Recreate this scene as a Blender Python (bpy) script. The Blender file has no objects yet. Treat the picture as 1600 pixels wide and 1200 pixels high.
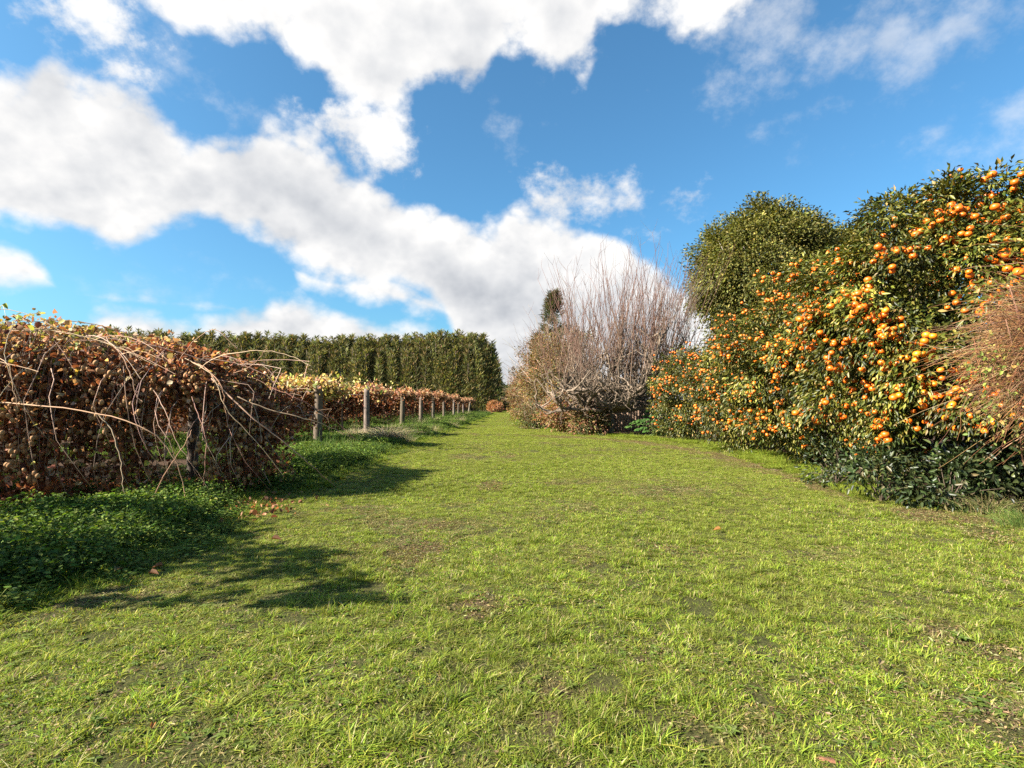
import bpy, math, random
import numpy as np
from mathutils import Vector

rng = np.random.default_rng(7)
random.seed(7)
sc = bpy.context.scene
C = sc.collection
R = math.radians

# ------------------------------------------------------------------ camera
CAM_H, FPX, HOR = 1.45, 825.0, 632.0
PITCH = math.atan((HOR - 600.0) / FPX)
cam_d = bpy.data.cameras.new('camera')
cam = bpy.data.objects.new('camera', cam_d); C.objects.link(cam)
cam.location = (0, 0, CAM_H)
cam.rotation_euler = (math.pi / 2 + PITCH, 0, 0)
cam_d.sensor_width = 36; cam_d.lens = 36 * FPX / 1600
cam_d.clip_start = 0.05; cam_d.clip_end = 8000
sc.camera = cam


def ray(px, py):
    x, u = (px - 800) / FPX, (600 - py) / FPX
    c, s = math.cos(PITCH), math.sin(PITCH)
    return np.array([x, c - u * s, s + u * c])


def at(px, py, Y):                       # the world point a pixel of the photograph shows at depth Y
    d = ray(px, py)
    return np.array([0, 0, CAM_H]) + d * (Y / d[1])


def gnd(px, py):                         # the ground point a pixel shows
    d = ray(px, py)
    return np.array([0, 0, CAM_H]) + d * (CAM_H / -d[2])


# ------------------------------------------------------------------ helpers
def unit(a):
    return a / np.maximum(np.linalg.norm(a, axis=-1, keepdims=True), 1e-9)


def _hash(ix, iy, s):
    h = (ix.astype(np.int64) * 374761393 + iy.astype(np.int64) * 668265263 + s * 1274126177) & 0x7fffffff
    h = ((h ^ (h >> 13)) * 1274126177) & 0x7fffffff
    return (h ^ (h >> 16)) % 65536 / 65535.0


def vnoise(x, y, s=0):
    ix, iy = np.floor(x), np.floor(y)
    fx, fy = x - ix, y - iy
    fx, fy = fx * fx * (3 - 2 * fx), fy * fy * (3 - 2 * fy)
    a, b = _hash(ix, iy, s), _hash(ix + 1, iy, s)
    c, d = _hash(ix, iy + 1, s), _hash(ix + 1, iy + 1, s)
    return (a * (1 - fx) + b * fx) * (1 - fy) + (c * (1 - fx) + d * fx) * fy


def fbm(x, y, s=0, o=4):
    v, a, t = 0, 1, 0
    for i in range(o):
        v = v + a * vnoise(x * 2 ** i, y * 2 ** i, s + i); t += a; a *= .55
    return v / t


def sstep(a, b, x):
    t = np.clip((x - a) / (b - a), 0, 1)
    return t * t * (3 - 2 * t)


def pal(n, cols, jit=.15):
    w = np.array([c[1] for c in cols], float); w /= w.sum()
    base = np.array([c[0] for c in cols], float)[rng.choice(len(cols), n, p=w)]
    f = np.exp(rng.normal(0, jit, (n, 1)))
    return np.clip(base * f * np.exp(rng.normal(0, jit * .4, (n, 3))), .002, .9)


class MB:
    """collects triangles and quads, with a colour per vertex, and links them as one mesh object"""
    def __init__(self):
        self.v, self.c, self.f3, self.f4, self.n = [], [], [], [], 0

    def add(self, v, c, f3=None, f4=None):
        v = np.asarray(v, float).reshape(-1, 3)
        c = np.broadcast_to(np.asarray(c, float), (len(v), 3))
        self.v.append(v); self.c.append(c)
        if f3 is not None: self.f3.append(np.asarray(f3).reshape(-1, 3) + self.n)
        if f4 is not None: self.f4.append(np.asarray(f4).reshape(-1, 4) + self.n)
        self.n += len(v)

    def mesh(self, name, mat, smooth=False, org=(0, 0, 0)):
        me = bpy.data.meshes.new(name)
        v = np.concatenate(self.v) - np.asarray(org, float)
        c = np.concatenate(self.c)
        f3 = np.concatenate(self.f3) if self.f3 else np.zeros((0, 3), int)
        f4 = np.concatenate(self.f4) if self.f4 else np.zeros((0, 4), int)
        me.vertices.add(len(v)); me.vertices.foreach_set('co', v.astype(np.float32).ravel())
        loops = np.concatenate([f3.ravel(), f4.ravel()]).astype(np.int32)
        me.loops.add(len(loops)); me.loops.foreach_set('vertex_index', loops)
        st = np.concatenate([np.arange(len(f3)) * 3, len(f3) * 3 + np.arange(len(f4)) * 4]).astype(np.int32)
        me.polygons.add(len(st)); me.polygons.foreach_set('loop_start', st)
        if smooth: me.polygons.foreach_set('use_smooth', np.ones(len(st), bool))
        ca = me.color_attributes.new('col', 'FLOAT_COLOR', 'POINT')
        ca.data.foreach_set('color', np.concatenate([c, np.ones((len(c), 1))], 1).astype(np.float32).ravel())
        me.update(calc_edges=True)
        if mat: me.materials.append(mat)
        return me

    def build(self, name, mat, parent=None, smooth=False):
        org = parent.location if parent else (0, 0, 0)
        o = bpy.data.objects.new(name, self.mesh(name, mat, smooth, org)); C.objects.link(o)
        o.parent = root_of(parent) if False else parent
        if parent is not None and parent.type == 'MESH':
            o.location = (0, 0, 0)
        return o


def root_of(o):
    return o


def tag(o, label=None, cat=None, group=None, kind=None):
    if label: o['label'] = label
    if cat: o['category'] = cat
    if group: o['group'] = group
    if kind: o['kind'] = kind
    return o


def thing(name, label, cat, loc, group=None):
    o = bpy.data.objects.new(name, None); C.objects.link(o)
    o.location = loc; o.empty_display_size = .2
    return tag(o, label, cat, group)


def copy_tree(o, loc=None, rotz=None, scale=None, label=None):
    r = o.copy(); C.objects.link(r)
    if loc is not None: r.location = loc
    if rotz is not None: r.rotation_euler = (0, 0, rotz)
    if scale is not None: r.scale = scale
    if label: r['label'] = label
    for ch in o.children:
        c = ch.copy(); C.objects.link(c); c.parent = r
        for g in ch.children:
            d = g.copy(); C.objects.link(d); d.parent = c
    return r


def leaves(mb, P, D, N, L, W, Col, fold=.25, six=False, bend=0.):
    n = len(P)
    if n == 0: return
    L = np.broadcast_to(L, n)[:, None]; W = np.broadcast_to(W, n)[:, None]
    D = unit(D); S = unit(np.cross(D, N)); U = np.cross(S, D)
    if not six:
        v = np.stack([P, P + D * L * .45 + S * W * .5 + U * W * fold, P + D * L - U * L * bend,
                      P + D * L * .45 - S * W * .5 + U * W * fold], 1)
        i = np.arange(n)[:, None] * 4
        mb.add(v, np.repeat(Col, 4, 0), f3=np.concatenate([i + [0, 1, 2], i + [0, 2, 3]]))
    else:
        v = np.stack([P, P + D * L * .28 + S * W * .44 + U * W * fold, P + D * L * .66 + S * W * .4 + U * (W * fold * .8 - L * bend * .4),
                      P + D * L - U * L * bend,
                      P + D * L * .66 - S * W * .4 + U * (W * fold * .8 - L * bend * .4), P + D * L * .28 - S * W * .44 + U * W * fold], 1)
        i = np.arange(n)[:, None] * 6
        mb.add(v, np.repeat(Col, 6, 0), f4=np.concatenate([i + [0, 1, 2, 3], i + [0, 3, 4, 5]]))


def tubes(mb, P, Rr, Col, sides=3):
    """P (n,k,3) polylines, Rr (n,k) radii, Col (n,3) or (n,k,3)"""
    P = np.asarray(P, float); n, k, _ = P.shape
    if n == 0: return
    Rr = np.broadcast_to(np.asarray(Rr, float), (n, k))
    Col = np.asarray(Col, float)
    if Col.ndim == 1: Col = np.broadcast_to(Col, (n, 3))
    if Col.ndim == 2: Col = np.repeat(Col[:, None, :], k, 1)
    T = np.gradient(P, axis=1); T = unit(T)
    mean = unit(P[:, -1] - P[:, 0])
    ref = np.where(np.abs(mean[:, 2:3]) > .8, np.array([[1., .13, 0]]), np.array([[.1, .12, 1.]]))
    A = unit(np.cross(T, ref[:, None, :])); B = np.cross(T, A)
    th = np.arange(sides) * 2 * math.pi / sides
    v = P[:, :, None, :] + Rr[:, :, None, None] * (np.cos(th)[None, None, :, None] * A[:, :, None, :] + np.sin(th)[None, None, :, None] * B[:, :, None, :])
    idx = np.arange(n * k * sides).reshape(n, k, sides)
    a = idx[:, :-1, :]; b = np.roll(idx, -1, 2)[:, :-1, :]; c = np.roll(idx, -1, 2)[:, 1:, :]; d = idx[:, 1:, :]
    mb.add(v, np.repeat(Col[:, :, None, :], sides, 2).reshape(-1, 3), f4=np.stack([a, b, c, d], -1))
    if sides > 3:
        cap = P[:, -1]
        base = mb.n
        mb.add(cap, Col[:, -1])
        last = idx[:, -1, :] - n * k * sides
        nxt = np.roll(last, -1, 1)
        mid = np.repeat(np.arange(n)[:, None], sides, 1)
        mb.f3.append(np.stack([last + base, nxt + base, mid + base], -1).reshape(-1, 3))


def tube1(mb, pts, r, col, sides=6):
    pts = np.asarray(pts, float)
    tubes(mb, pts[None], np.asarray(r, float)[None], np.asarray(col, float), sides)


def smooth_path(pts, k):
    pts = np.asarray(pts, float); m = len(pts)
    t = np.linspace(0, m - 1, k); i = np.clip(t.astype(int), 0, m - 2); f = (t - i)[:, None]
    p0 = pts[np.maximum(i - 1, 0)]; p1 = pts[i]; p2 = pts[i + 1]; p3 = pts[np.minimum(i + 2, m - 1)]
    return .5 * (2 * p1 + (p2 - p0) * f + (2 * p0 - 5 * p1 + 4 * p2 - p3) * f ** 2 + (3 * p1 - p0 - 3 * p2 + p3) * f ** 3)


# ------------------------------------------------------------------ materials
def new_mat(name):
    m = bpy.data.materials.new(name); m.use_nodes = True
    nt = m.node_tree; nt.nodes.clear()
    return m, nt


def N(nt, t, **kw):
    n = nt.nodes.new(t)
    for k, v in kw.items():
        if k.startswith('i_'):
            key = k[2:]
            n.inputs[int(key) if key.isdigit() else key].default_value = v
        else:
            setattr(n, k, v)
    return n


def math_(nt, op, a, b=None, c=None, clamp=False):
    n = nt.nodes.new('ShaderNodeMath'); n.operation = op; n.use_clamp = clamp
    for i, x in enumerate((a, b, c)):
        if x is None: continue
        if hasattr(x, 'is_output'): nt.links.new(x, n.inputs[i])
        else: n.inputs[i].default_value = x
    return n.outputs[0]


def mixc(nt, f, a, b, blend='MIX'):
    n = nt.nodes.new('ShaderNodeMix'); n.data_type = 'RGBA'; n.blend_type = blend
    for i, x in ((0, f), (6, a), (7, b)):
        if hasattr(x, 'is_output'): nt.links.new(x, n.inputs[i])
        elif i == 0: n.inputs[0].default_value = x
        else: n.inputs[i].default_value = (*x, 1)
    return n.outputs[2]


def leaf_mat(name, rough=.45, spec=.4, trans=.35, tint=(1.25, 1.15, .55), vary=None):
    m, nt = new_mat(name)
    at_ = N(nt, 'ShaderNodeAttribute', attribute_name='col')
    col = at_.outputs['Color']
    if vary:
        col = vary(nt, col)
    p = N(nt, 'ShaderNodeBsdfPrincipled'); p.inputs['Roughness'].default_value = rough
    p.inputs['Specular IOR Level'].default_value = spec
    nt.links.new(col, p.inputs['Base Color'])
    t = N(nt, 'ShaderNodeBsdfTranslucent')
    tc = mixc(nt, 1.0, col, tint, 'MULTIPLY')
    nt.links.new(tc, t.inputs['Color'])
    mx = N(nt, 'ShaderNodeMixShader'); mx.inputs[0].default_value = trans
    nt.links.new(p.outputs[0], mx.inputs[1]); nt.links.new(t.outputs[0], mx.inputs[2])
    o = N(nt, 'ShaderNodeOutputMaterial'); nt.links.new(mx.outputs[0], o.inputs[0])
    return m


def bark_mat(name, rough=.85, scale=14., amt=.6, bump=.4):
    m, nt = new_mat(name)
    at_ = N(nt, 'ShaderNodeAttribute', attribute_name='col')
    tc = N(nt, 'ShaderNodeTexCoord')
    mp = N(nt, 'ShaderNodeMapping'); mp.inputs['Scale'].default_value = (1, 1, .25)
    nt.links.new(tc.outputs['Object'], mp.inputs[0])
    nz = N(nt, 'ShaderNodeTexNoise', i_Scale=scale, i_Detail=6., i_Roughness=.65)
    nt.links.new(mp.outputs[0], nz.inputs['Vector'])
    f = math_(nt, 'MULTIPLY_ADD', nz.outputs[0], 2 * amt, 1 - amt)
    cc = N(nt, 'ShaderNodeVectorMath', operation='SCALE')
    nt.links.new(at_.outputs['Color'], cc.inputs[0]); nt.links.new(f, cc.inputs['Scale'])
    p = N(nt, 'ShaderNodeBsdfPrincipled'); p.inputs['Roughness'].default_value = rough
    p.inputs['Specular IOR Level'].default_value = .2
    nt.links.new(cc.outputs[0], p.inputs['Base Color'])
    if bump:
        b = N(nt, 'ShaderNodeBump', i_Strength=bump, i_Distance=.02)
        nt.links.new(nz.outputs[0], b.inputs['Height']); nt.links.new(b.outputs[0], p.inputs['Normal'])
    o = N(nt, 'ShaderNodeOutputMaterial'); nt.links.new(p.outputs[0], o.inputs[0])
    return m


def grass_vary(nt, col):
    """world-space patches of fresher, yellower and straw-coloured grass"""
    g = N(nt, 'ShaderNodeNewGeometry')
    n1 = N(nt, 'ShaderNodeTexNoise', i_Scale=.55, i_Detail=5., i_Roughness=.6)
    n2 = N(nt, 'ShaderNodeTexNoise', i_Scale=3.2, i_Detail=4., i_Roughness=.6)
    nt.links.new(g.outputs['Position'], n1.inputs['Vector']); nt.links.new(g.outputs['Position'], n2.inputs['Vector'])
    r1 = N(nt, 'ShaderNodeMapRange', i_1=.4, i_2=.68); nt.links.new(n1.outputs[0], r1.inputs[0])
    r2 = N(nt, 'ShaderNodeMapRange', i_1=.5, i_2=.75); nt.links.new(n2.outputs[0], r2.inputs[0])
    c = mixc(nt, math_(nt, 'MULTIPLY', r1.outputs[0], .55), col, (.17, .19, .03))
    c = mixc(nt, math_(nt, 'MULTIPLY', r2.outputs[0], .42), c, (.20, .165, .06))
    return c


M_grass = leaf_mat('grass_blades', .6, .2, .4, (1.2, 1.2, .5), grass_vary)
M_weed = leaf_mat('weed_leaves', .7, .15, .3, (1.1, 1.2, .5))
M_citrus = leaf_mat('citrus_leaves', .42, .24, .15, (1.3, 1.2, .4))
M_kiwi = leaf_mat('kiwifruit_leaves', .7, .2, .35, (1.2, .95, .6))
M_broad = leaf_mat('broad_leaves', .55, .18, .25, (1.2, 1.2, .4))
M_needle = leaf_mat('needle_foliage', .7, .15, .38, (1.2, 1.2, .5))
M_brown = leaf_mat('autumn_leaves', .6, .25, .35, (1.2, 1., .5))
M_gloss = leaf_mat('glossy_leaves', .42, .3, .15, (1.1, 1.2, .5))
M_straw = leaf_mat('straw_blades', .7, .2, .3, (1.1, 1., .8))
M_bark = bark_mat('tree_bark')
M_twig = bark_mat('twig_bark', .75, 9., .35, 0)
M_post = bark_mat('weathered_wood', .9, 9., .75, .6)
M_board = bark_mat('fence_wood', .9, 6., .5, .4)


def fruit_mat(name, a, b, rough, bump_scale, bump_s, sub=0.):
    m, nt = new_mat(name)
    tc = N(nt, 'ShaderNodeTexCoord'); oi = N(nt, 'ShaderNodeObjectInfo')
    at_ = N(nt, 'ShaderNodeAttribute', attribute_name='col')
    nz = N(nt, 'ShaderNodeTexNoise', i_Scale=bump_scale, i_Detail=4.)
    nt.links.new(tc.outputs['Object'], nz.inputs['Vector'])
    c = mixc(nt, oi.outputs['Random'], a, b)
    sv = N(nt, 'ShaderNodeVectorMath', operation='MULTIPLY')
    nt.links.new(c, sv.inputs[0]); nt.links.new(at_.outputs['Color'], sv.inputs[1])
    p = N(nt, 'ShaderNodeBsdfPrincipled'); p.inputs['Roughness'].default_value = rough
    p.inputs['Subsurface Weight'].default_value = sub; p.inputs['Subsurface Radius'].default_value = (.02, .008, .003)
    nt.links.new(sv.outputs[0], p.inputs['Base Color'])
    b_ = N(nt, 'ShaderNodeBump', i_Strength=bump_s, i_Distance=.003)
    nt.links.new(nz.outputs[0], b_.inputs['Height']); nt.links.new(b_.outputs[0], p.inputs['Normal'])
    o = N(nt, 'ShaderNodeOutputMaterial'); nt.links.new(p.outputs[0], o.inputs[0])
    return m


M_orange = fruit_mat('mandarin_peel', (.60, .115, .004), (.72, .21, .008), .42, 120., .25)
M_fuzzy = fruit_mat('kiwifruit_skin', (.25, .125, .048), (.36, .20, .085), .9, 90., .6)


def ball(r, oblate, seg=12, rings=8, dimple=.12):
    """a fruit: oblate ball with a dimple at each pole"""
    v, f3, f4 = [], [], []
    for i in range(rings + 1):
        ph = math.pi * i / rings
        d = 1 - dimple * math.exp(-(min(ph, math.pi - ph) / .35) ** 2)
        for j in range(seg):
            t = 2 * math.pi * j / seg
            v.append((r * math.sin(ph) * math.cos(t), r * math.sin(ph) * math.sin(t), r * oblate * d * math.cos(ph)))
    for i in range(rings):
        for j in range(seg):
            a, b = i * seg + j, i * seg + (j + 1) % seg
            f4.append((a, b, b + seg, a + seg))
    return np.array(v), np.array(f4)


# ------------------------------------------------------------------ sun and sky
SUN_AZ, SUN_EL = R(-110), R(32)
s = Vector((math.sin(SUN_AZ) * math.cos(SUN_EL), math.cos(SUN_AZ) * math.cos(SUN_EL), math.sin(SUN_EL)))
sl = bpy.data.lights.new('sun', 'SUN'); sl.energy = 5.0; sl.angle = R(.53); sl.color = (1, .93, .82)
so = bpy.data.objects.new('sun', sl); C.objects.link(so)
so.rotation_euler = s.to_track_quat('Z', 'Y').to_euler(); so.location = (-30, 0, 40)

w = bpy.data.worlds.new('World'); sc.world = w; w.use_nodes = True
nt = w.node_tree; nt.nodes.clear()
sky = N(nt, 'ShaderNodeTexSky', sky_type='NISHITA')
sky.sun_disc = False; sky.sun_elevation = SUN_EL; sky.sun_rotation = SUN_AZ % (2 * math.pi)
sky.air_density = 1.0; sky.dust_density = 2.0; sky.ozone_density = 3.0
tc = N(nt, 'ShaderNodeTexCoord')
dirv = tc.outputs['Generated']
sp = N(nt, 'ShaderNodeSeparateXYZ'); nt.links.new(dirv, sp.inputs[0])
az = math_(nt, 'ARCTAN2', sp.outputs[0], sp.outputs[1])
el = math_(nt, 'ARCSINE', sp.outputs[2])
un = math_(nt, 'MULTIPLY_ADD', az, .5, .5, clamp=True)


def azel(px, py):
    d = ray(px, py); d = d / np.linalg.norm(d)
    return math.atan2(d[0], d[1]), math.asin(d[2])


def curve(pts):
    n = N(nt, 'ShaderNodeFloatCurve')
    m = n.mapping; c = m.curves[0]
    pp = sorted((.5 + .5 * a, e + .1) for a, e in (azel(*p) for p in pts))
    c.points[0].location = pp[0]; c.points[1].location = pp[-1]
    for p in pp[1:-1]: c.points.new(*p)
    for p in c.points: p.handle_type = 'AUTO'
    m.use_clip = False; m.extend = 'HORIZONTAL'; m.update()
    nt.links.new(un, n.inputs['Value'])
    return math_(nt, 'SUBTRACT', n.outputs[0], .1)


# noise on a cloud layer: features shrink towards the horizon
zc = math_(nt, 'MAXIMUM', sp.outputs[2], 0.)
inv = math_(nt, 'DIVIDE', 2.6, math_(nt, 'ADD', math_(nt, 'MULTIPLY', zc, .9), 1.))
q = N(nt, 'ShaderNodeVectorMath', operation='SCALE'); nt.links.new(dirv, q.inputs[0]); nt.links.new(inv, q.inputs['Scale'])


def cnoise(off, scale, detail, rough, src=None):
    v = N(nt, 'ShaderNodeVectorMath', operation='ADD'); nt.links.new(src or q.outputs[0], v.inputs[0]); v.inputs[1].default_value = off
    n = N(nt, 'ShaderNodeTexNoise', i_Scale=scale, i_Detail=detail, i_Roughness=rough)
    n.inputs['Lacunarity'].default_value = 2.1
    nt.links.new(v.outputs[0], n.inputs['Vector'])
    return n.outputs[0]


def puffs(off, scale):
    v = N(nt, 'ShaderNodeVectorMath', operation='ADD'); nt.links.new(q.outputs[0], v.inputs[0]); v.inputs[1].default_value = off
    n = N(nt, 'ShaderNodeTexVoronoi', feature='F1', i_Scale=scale, i_Detail=3., i_Roughness=.55)
    nt.links.new(v.outputs[0], n.inputs['Vector'])
    return math_(nt, 'SUBTRACT', 1., n.outputs['Distance'])


def billow(off, d):
    return math_(nt, 'MULTIPLY_ADD', puffs(off, 4.2), .30, math_(nt, 'MULTIPLY_ADD', cnoise(off, 2.4, d, .56), .85, .025))


n_a = billow((0, 0, 0), 9.)
n_b = billow((-.050, 0, .075), 6.)      # the same clouds sampled a step towards the sun
n_w = cnoise((7, 3, 1), 1.7, 4., .5)
n_f = cnoise((3, 9, 4), 9., 8., .62)
amp = math_(nt, 'ADD', .055, math_(nt, 'MULTIPLY', zc, .26))
bump = math_(nt, 'ADD', math_(nt, 'MULTIPLY', math_(nt, 'SUBTRACT', n_a, .5), 1.05), math_(nt, 'MULTIPLY', math_(nt, 'SUBTRACT', n_f, .5), .30))
warp = math_(nt, 'MULTIPLY', bump, amp)

up_A = [(-60, 90), (0, 80), (40, 92), (85, 66), (130, 110), (190, 122), (255, 150), (300, 192), (345, 195), (395, 178), (420, 160), (445, 178), (490, 205), (540, 232), (600, 262), (660, 300), (720, 325), (775, 335), (800, 312), (850, 330), (900, 345), (955, 358), (1000, 388), (1040, 410), (1085, 440), (1150, 520), (1230, 640)]
lo_A = [(-60, 365), (0, 372), (90, 372), (180, 390), (250, 378), (330, 378), (390, 395), (430, 410), (475, 440), (520, 460), (580, 455), (640, 465), (700, 520), (740, 600), (900, 640), (1100, 640), (1230, 640)]
up_B = [(-60, -400), (1500, -400)]
lo_B = [(150, -60), (215, -20), (250, 25), (300, 62), (360, 82), (420, 98), (480, 118), (540, 165), (600, 190), (640, 182), (690, 158), (745, 162), (775, 100), (800, 82), (840, 100), (880, 138), (915, 140), (935, 108), (990, 88), (1060, 74), (1120, 45), (1180, -10), (1300, -300)]
up_F = [(60, 560), (140, 490), (200, 484), (280, 500), (330, 500), (400, 470), (455, 455), (500, 478), (560, 496), (640, 500), (720, 520), (800, 560)]
lo_F = [(60, 560), (120, 640), (700, 640), (800, 640)]
up_K = [(400, 430), (440, 408), (520, 420), (600, 420), (660, 440), (720, 470), (760, 520)]
lo_K = [(400, 400), (440, 412), (480, 458), (560, 478), (640, 500), (720, 510), (760, 490)]
up_G = [(-60, 380), (0, 384), (40, 395), (75, 432), (100, 470)]
lo_G = [(-60, 448), (0, 446), (60, 447), (100, 450)]


def band(up, lo, pad=0.):
    u_, l_ = curve(up), curve(lo)
    return math_(nt, 'MINIMUM', math_(nt, 'SUBTRACT', u_, el), math_(nt, 'SUBTRACT', el, l_)), u_, l_


dA, uA, lA = band(up_A, lo_A)
dB, uB, lB = band(up_B, lo_B)
dF, _, _ = band(up_F, lo_F)
dK, _, _ = band(up_K, lo_K)
dG, _, _ = band(up_G, lo_G)
dG = math_(nt, 'ADD', dG, .012); dF = math_(nt, 'ADD', dF, .008)


def blob(px, py, rx, ry, rot=0.):
    a0, e0 = azel(px, py)
    x = math_(nt, 'SUBTRACT', az, a0); y = math_(nt, 'SUBTRACT', el, e0)
    c_, s_ = math.cos(rot), math.sin(rot)
    xr = math_(nt, 'MULTIPLY_ADD', x, c_, math_(nt, 'MULTIPLY', y, s_)); yr = math_(nt, 'MULTIPLY_ADD', x, -s_, math_(nt, 'MULTIPLY', y, c_))
    rx, ry = rx / FPX, ry / FPX
    d = math_(nt, 'SQRT', math_(nt, 'ADD', math_(nt, 'POWER', math_(nt, 'ABSOLUTE', math_(nt, 'DIVIDE', xr, rx)), 2.), math_(nt, 'POWER', math_(nt, 'ABSOLUTE', math_(nt, 'DIVIDE', yr, ry)), 2.)))
    return math_(nt, 'MULTIPLY', math_(nt, 'SUBTRACT', 1., d), min(rx, ry))


def mx(*a):
    r = a[0]
    for b in a[1:]: r = math_(nt, 'MAXIMUM', r, b)
    return r


thick = mx(dA, dB, dF, dK, dG)
# clouds over the rest of the sky, away from the part the photograph shows
aa = math_(nt, 'ABSOLUTE', az)
side = N(nt, 'ShaderNodeMapRange', i_1=.85, i_2=1.05); nt.links.new(aa, side.inputs[0])
gen = math_(nt, 'MULTIPLY', math_(nt, 'SUBTRACT', n_w, .60), .5)
gen = math_(nt, 'ADD', gen, math_(nt, 'MULTIPLY', math_(nt, 'SUBTRACT', side.outputs[0], 1.), 2.))
thick = mx(thick, gen)
dens0 = math_(nt, 'ADD', thick, warp)
mA = N(nt, 'ShaderNodeMapRange', interpolation_type='SMOOTHSTEP', i_1=-.006, i_2=.034); nt.links.new(dens0, mA.inputs[0])
# thin veils: the streamer between the two big clouds, the wisps at the top left and at the right
veil = mx(blob(600, 225, 90, 75, -.9), blob(110, 18, 130, 26, -.1), blob(50, 40, 60, 20, -.6), blob(160, 50, 60, 34, -.9), blob(930, 318, 105, 34, -.1), blob(1050, 342, 36, 20))
veil2 = mx(blob(300, 120, 140, 34, -.4), blob(190, 90, 60, 40, -.9), blob(1400, 50, 190, 70, -.1), blob(1240, 60, 90, 60, .6), blob(1150, 30, 45, 40), blob(1240, 182, 26, 10), blob(1275, 238, 20, 12), blob(800, 190, 36, 18, .6), blob(1590, 180, 60, 40, .3), blob(370, 437, 45, 9, -.2), blob(205, 455, 26, 6), blob(155, 455, 14, 7), blob(320, 400, 60, 14, -.3))
vw = math_(nt, 'MULTIPLY', math_(nt, 'ADD', math_(nt, 'SUBTRACT', n_f, .5), math_(nt, 'SUBTRACT', n_a, .5)), math_(nt, 'MULTIPLY', amp, 1.5))
mV = N(nt, 'ShaderNodeMapRange', interpolation_type='SMOOTHSTEP', i_1=-.02, i_2=.075, i_4=.95); nt.links.new(math_(nt, 'ADD', veil, vw), mV.inputs[0])
mV2 = N(nt, 'ShaderNodeMapRange', interpolation_type='SMOOTHSTEP', i_1=-.03, i_2=.10, i_4=.45); nt.links.new(math_(nt, 'ADD', veil2, vw), mV2.inputs[0])
mask = mx(mA.outputs[0], mV.outputs[0], mV2.outputs[0])

# light on the clouds: bright towards the sun, grey where the cloud is deep and low
lit = math_(nt, 'MULTIPLY', math_(nt, 'SUBTRACT', n_a, n_b), .75)
deep = N(nt, 'ShaderNodeMapRange', interpolation_type='SMOOTHSTEP', i_1=.02, i_2=.17); nt.links.new(math_(nt, 'ADD', dens0, 0.), deep.inputs[0])
low = N(nt, 'ShaderNodeMapRange', interpolation_type='SMOOTHSTEP', i_1=.62, i_2=.10)
relA = math_(nt, 'DIVIDE', math_(nt, 'SUBTRACT', el, lA), math_(nt, 'MAXIMUM', math_(nt, 'SUBTRACT', uA, lA), .03))
nt.links.new(relA, low.inputs[0])
grey_spot = N(nt, 'ShaderNodeMapRange', interpolation_type='SMOOTHSTEP', i_1=0., i_2=.07)
nt.links.new(math_(nt, 'ADD', mx(blob(760, 470, 190, 75, -.25), blob(500, 330, 330, 60, -.42), blob(820, 560, 120, 70)), math_(nt, 'MULTIPLY', math_(nt, 'SUBTRACT', n_a, .5), .12)), grey_spot.inputs[0])
shade = math_(nt, 'ADD', .965, lit)
shade = math_(nt, 'SUBTRACT', shade, math_(nt, 'MULTIPLY', deep.outputs[0], .11))
shade = math_(nt, 'SUBTRACT', shade, math_(nt, 'MULTIPLY', grey_spot.outputs[0], .20))
shade = math_(nt, 'MINIMUM', math_(nt, 'MAXIMUM', shade, .40), 1.04)
ccol = mixc(nt, math_(nt, 'MULTIPLY_ADD', shade, 2., -1., clamp=True), (.80, .86, .96), (1., .99, .975))
CLOUD = 5.0
cs = N(nt, 'ShaderNodeVectorMath', operation='SCALE'); nt.links.new(ccol, cs.inputs[0]); nt.links.new(math_(nt, 'MULTIPLY', shade, CLOUD), cs.inputs['Scale'])
skyc = mixc(nt, 1., sky.outputs[0], (.56, .98, 1.09), 'MULTIPLY')
fin = mixc(nt, mask, skyc, cs.outputs[0])
bg = N(nt, 'ShaderNodeBackground', i_Strength=.05); nt.links.new(fin, bg.inputs[0])
wo = N(nt, 'ShaderNodeOutputWorld'); nt.links.new(bg.outputs[0], wo.inputs[0])

# ------------------------------------------------------------------ ground
def edge_left(y):                        # where the mown lawn meets the weeds under the vines
    e = np.interp(y, [0, 3.6, 4.5, 6.7, 8.5, 9.3, 12, 19, 28, 52, 110], [-3.7, -3.7, -3.35, -3.6, -4.1, -3.6, -3.6, -3.7, -3.5, -3.2, -2.6])
    return e + .25 * (fbm(y * .9, y * 0 + 3, 5) - .5) * 2


def edge_right(y):                       # where it meets the hedge
    return np.interp(y, [0, 6.6, 7.3, 9.3, 12.2, 15, 19, 22, 25, 30, 36, 46, 60, 110], [7.8, 6.9, 5.4, 5.6, 6.3, 6.9, 7.3, 6.2, 4.4, 2.6, 1.1, .7, .3, -.2])


SOIL = [(870, 1130, .34, .5), (905, 870, .2, .5), (1072, 893, .22, .2), (860, 810, .2, .5), (1030, 860, .18, .3), (540, 865, .25, .25), (430, 1050, .14, .12), (690, 1060, .14, .3), (1500, 812, .65, .22), (1420, 800, .4, .15), (1340, 1185, .35, .10), (1150, 1130, .2, .2), (1370, 1045, .18, .12), (560, 1120, .25, .2), (740, 960, .2, .35), (1010, 1050, .22, .25), (1190, 905, .3, .2), (640, 800, .3, .6), (770, 760, .25, .9), (870, 760, .3, .8)]
SOIL_W = [(*gnd(a, b)[:2], c, d) for a, b, c, d in SOIL]
STRIP = np.array([gnd(*p)[:2] for p in ((850, 681), (900, 684), (960, 688), (1020, 693), (1080, 703), (1140, 716), (1200, 735), (1260, 752), (1310, 772))])


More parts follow.
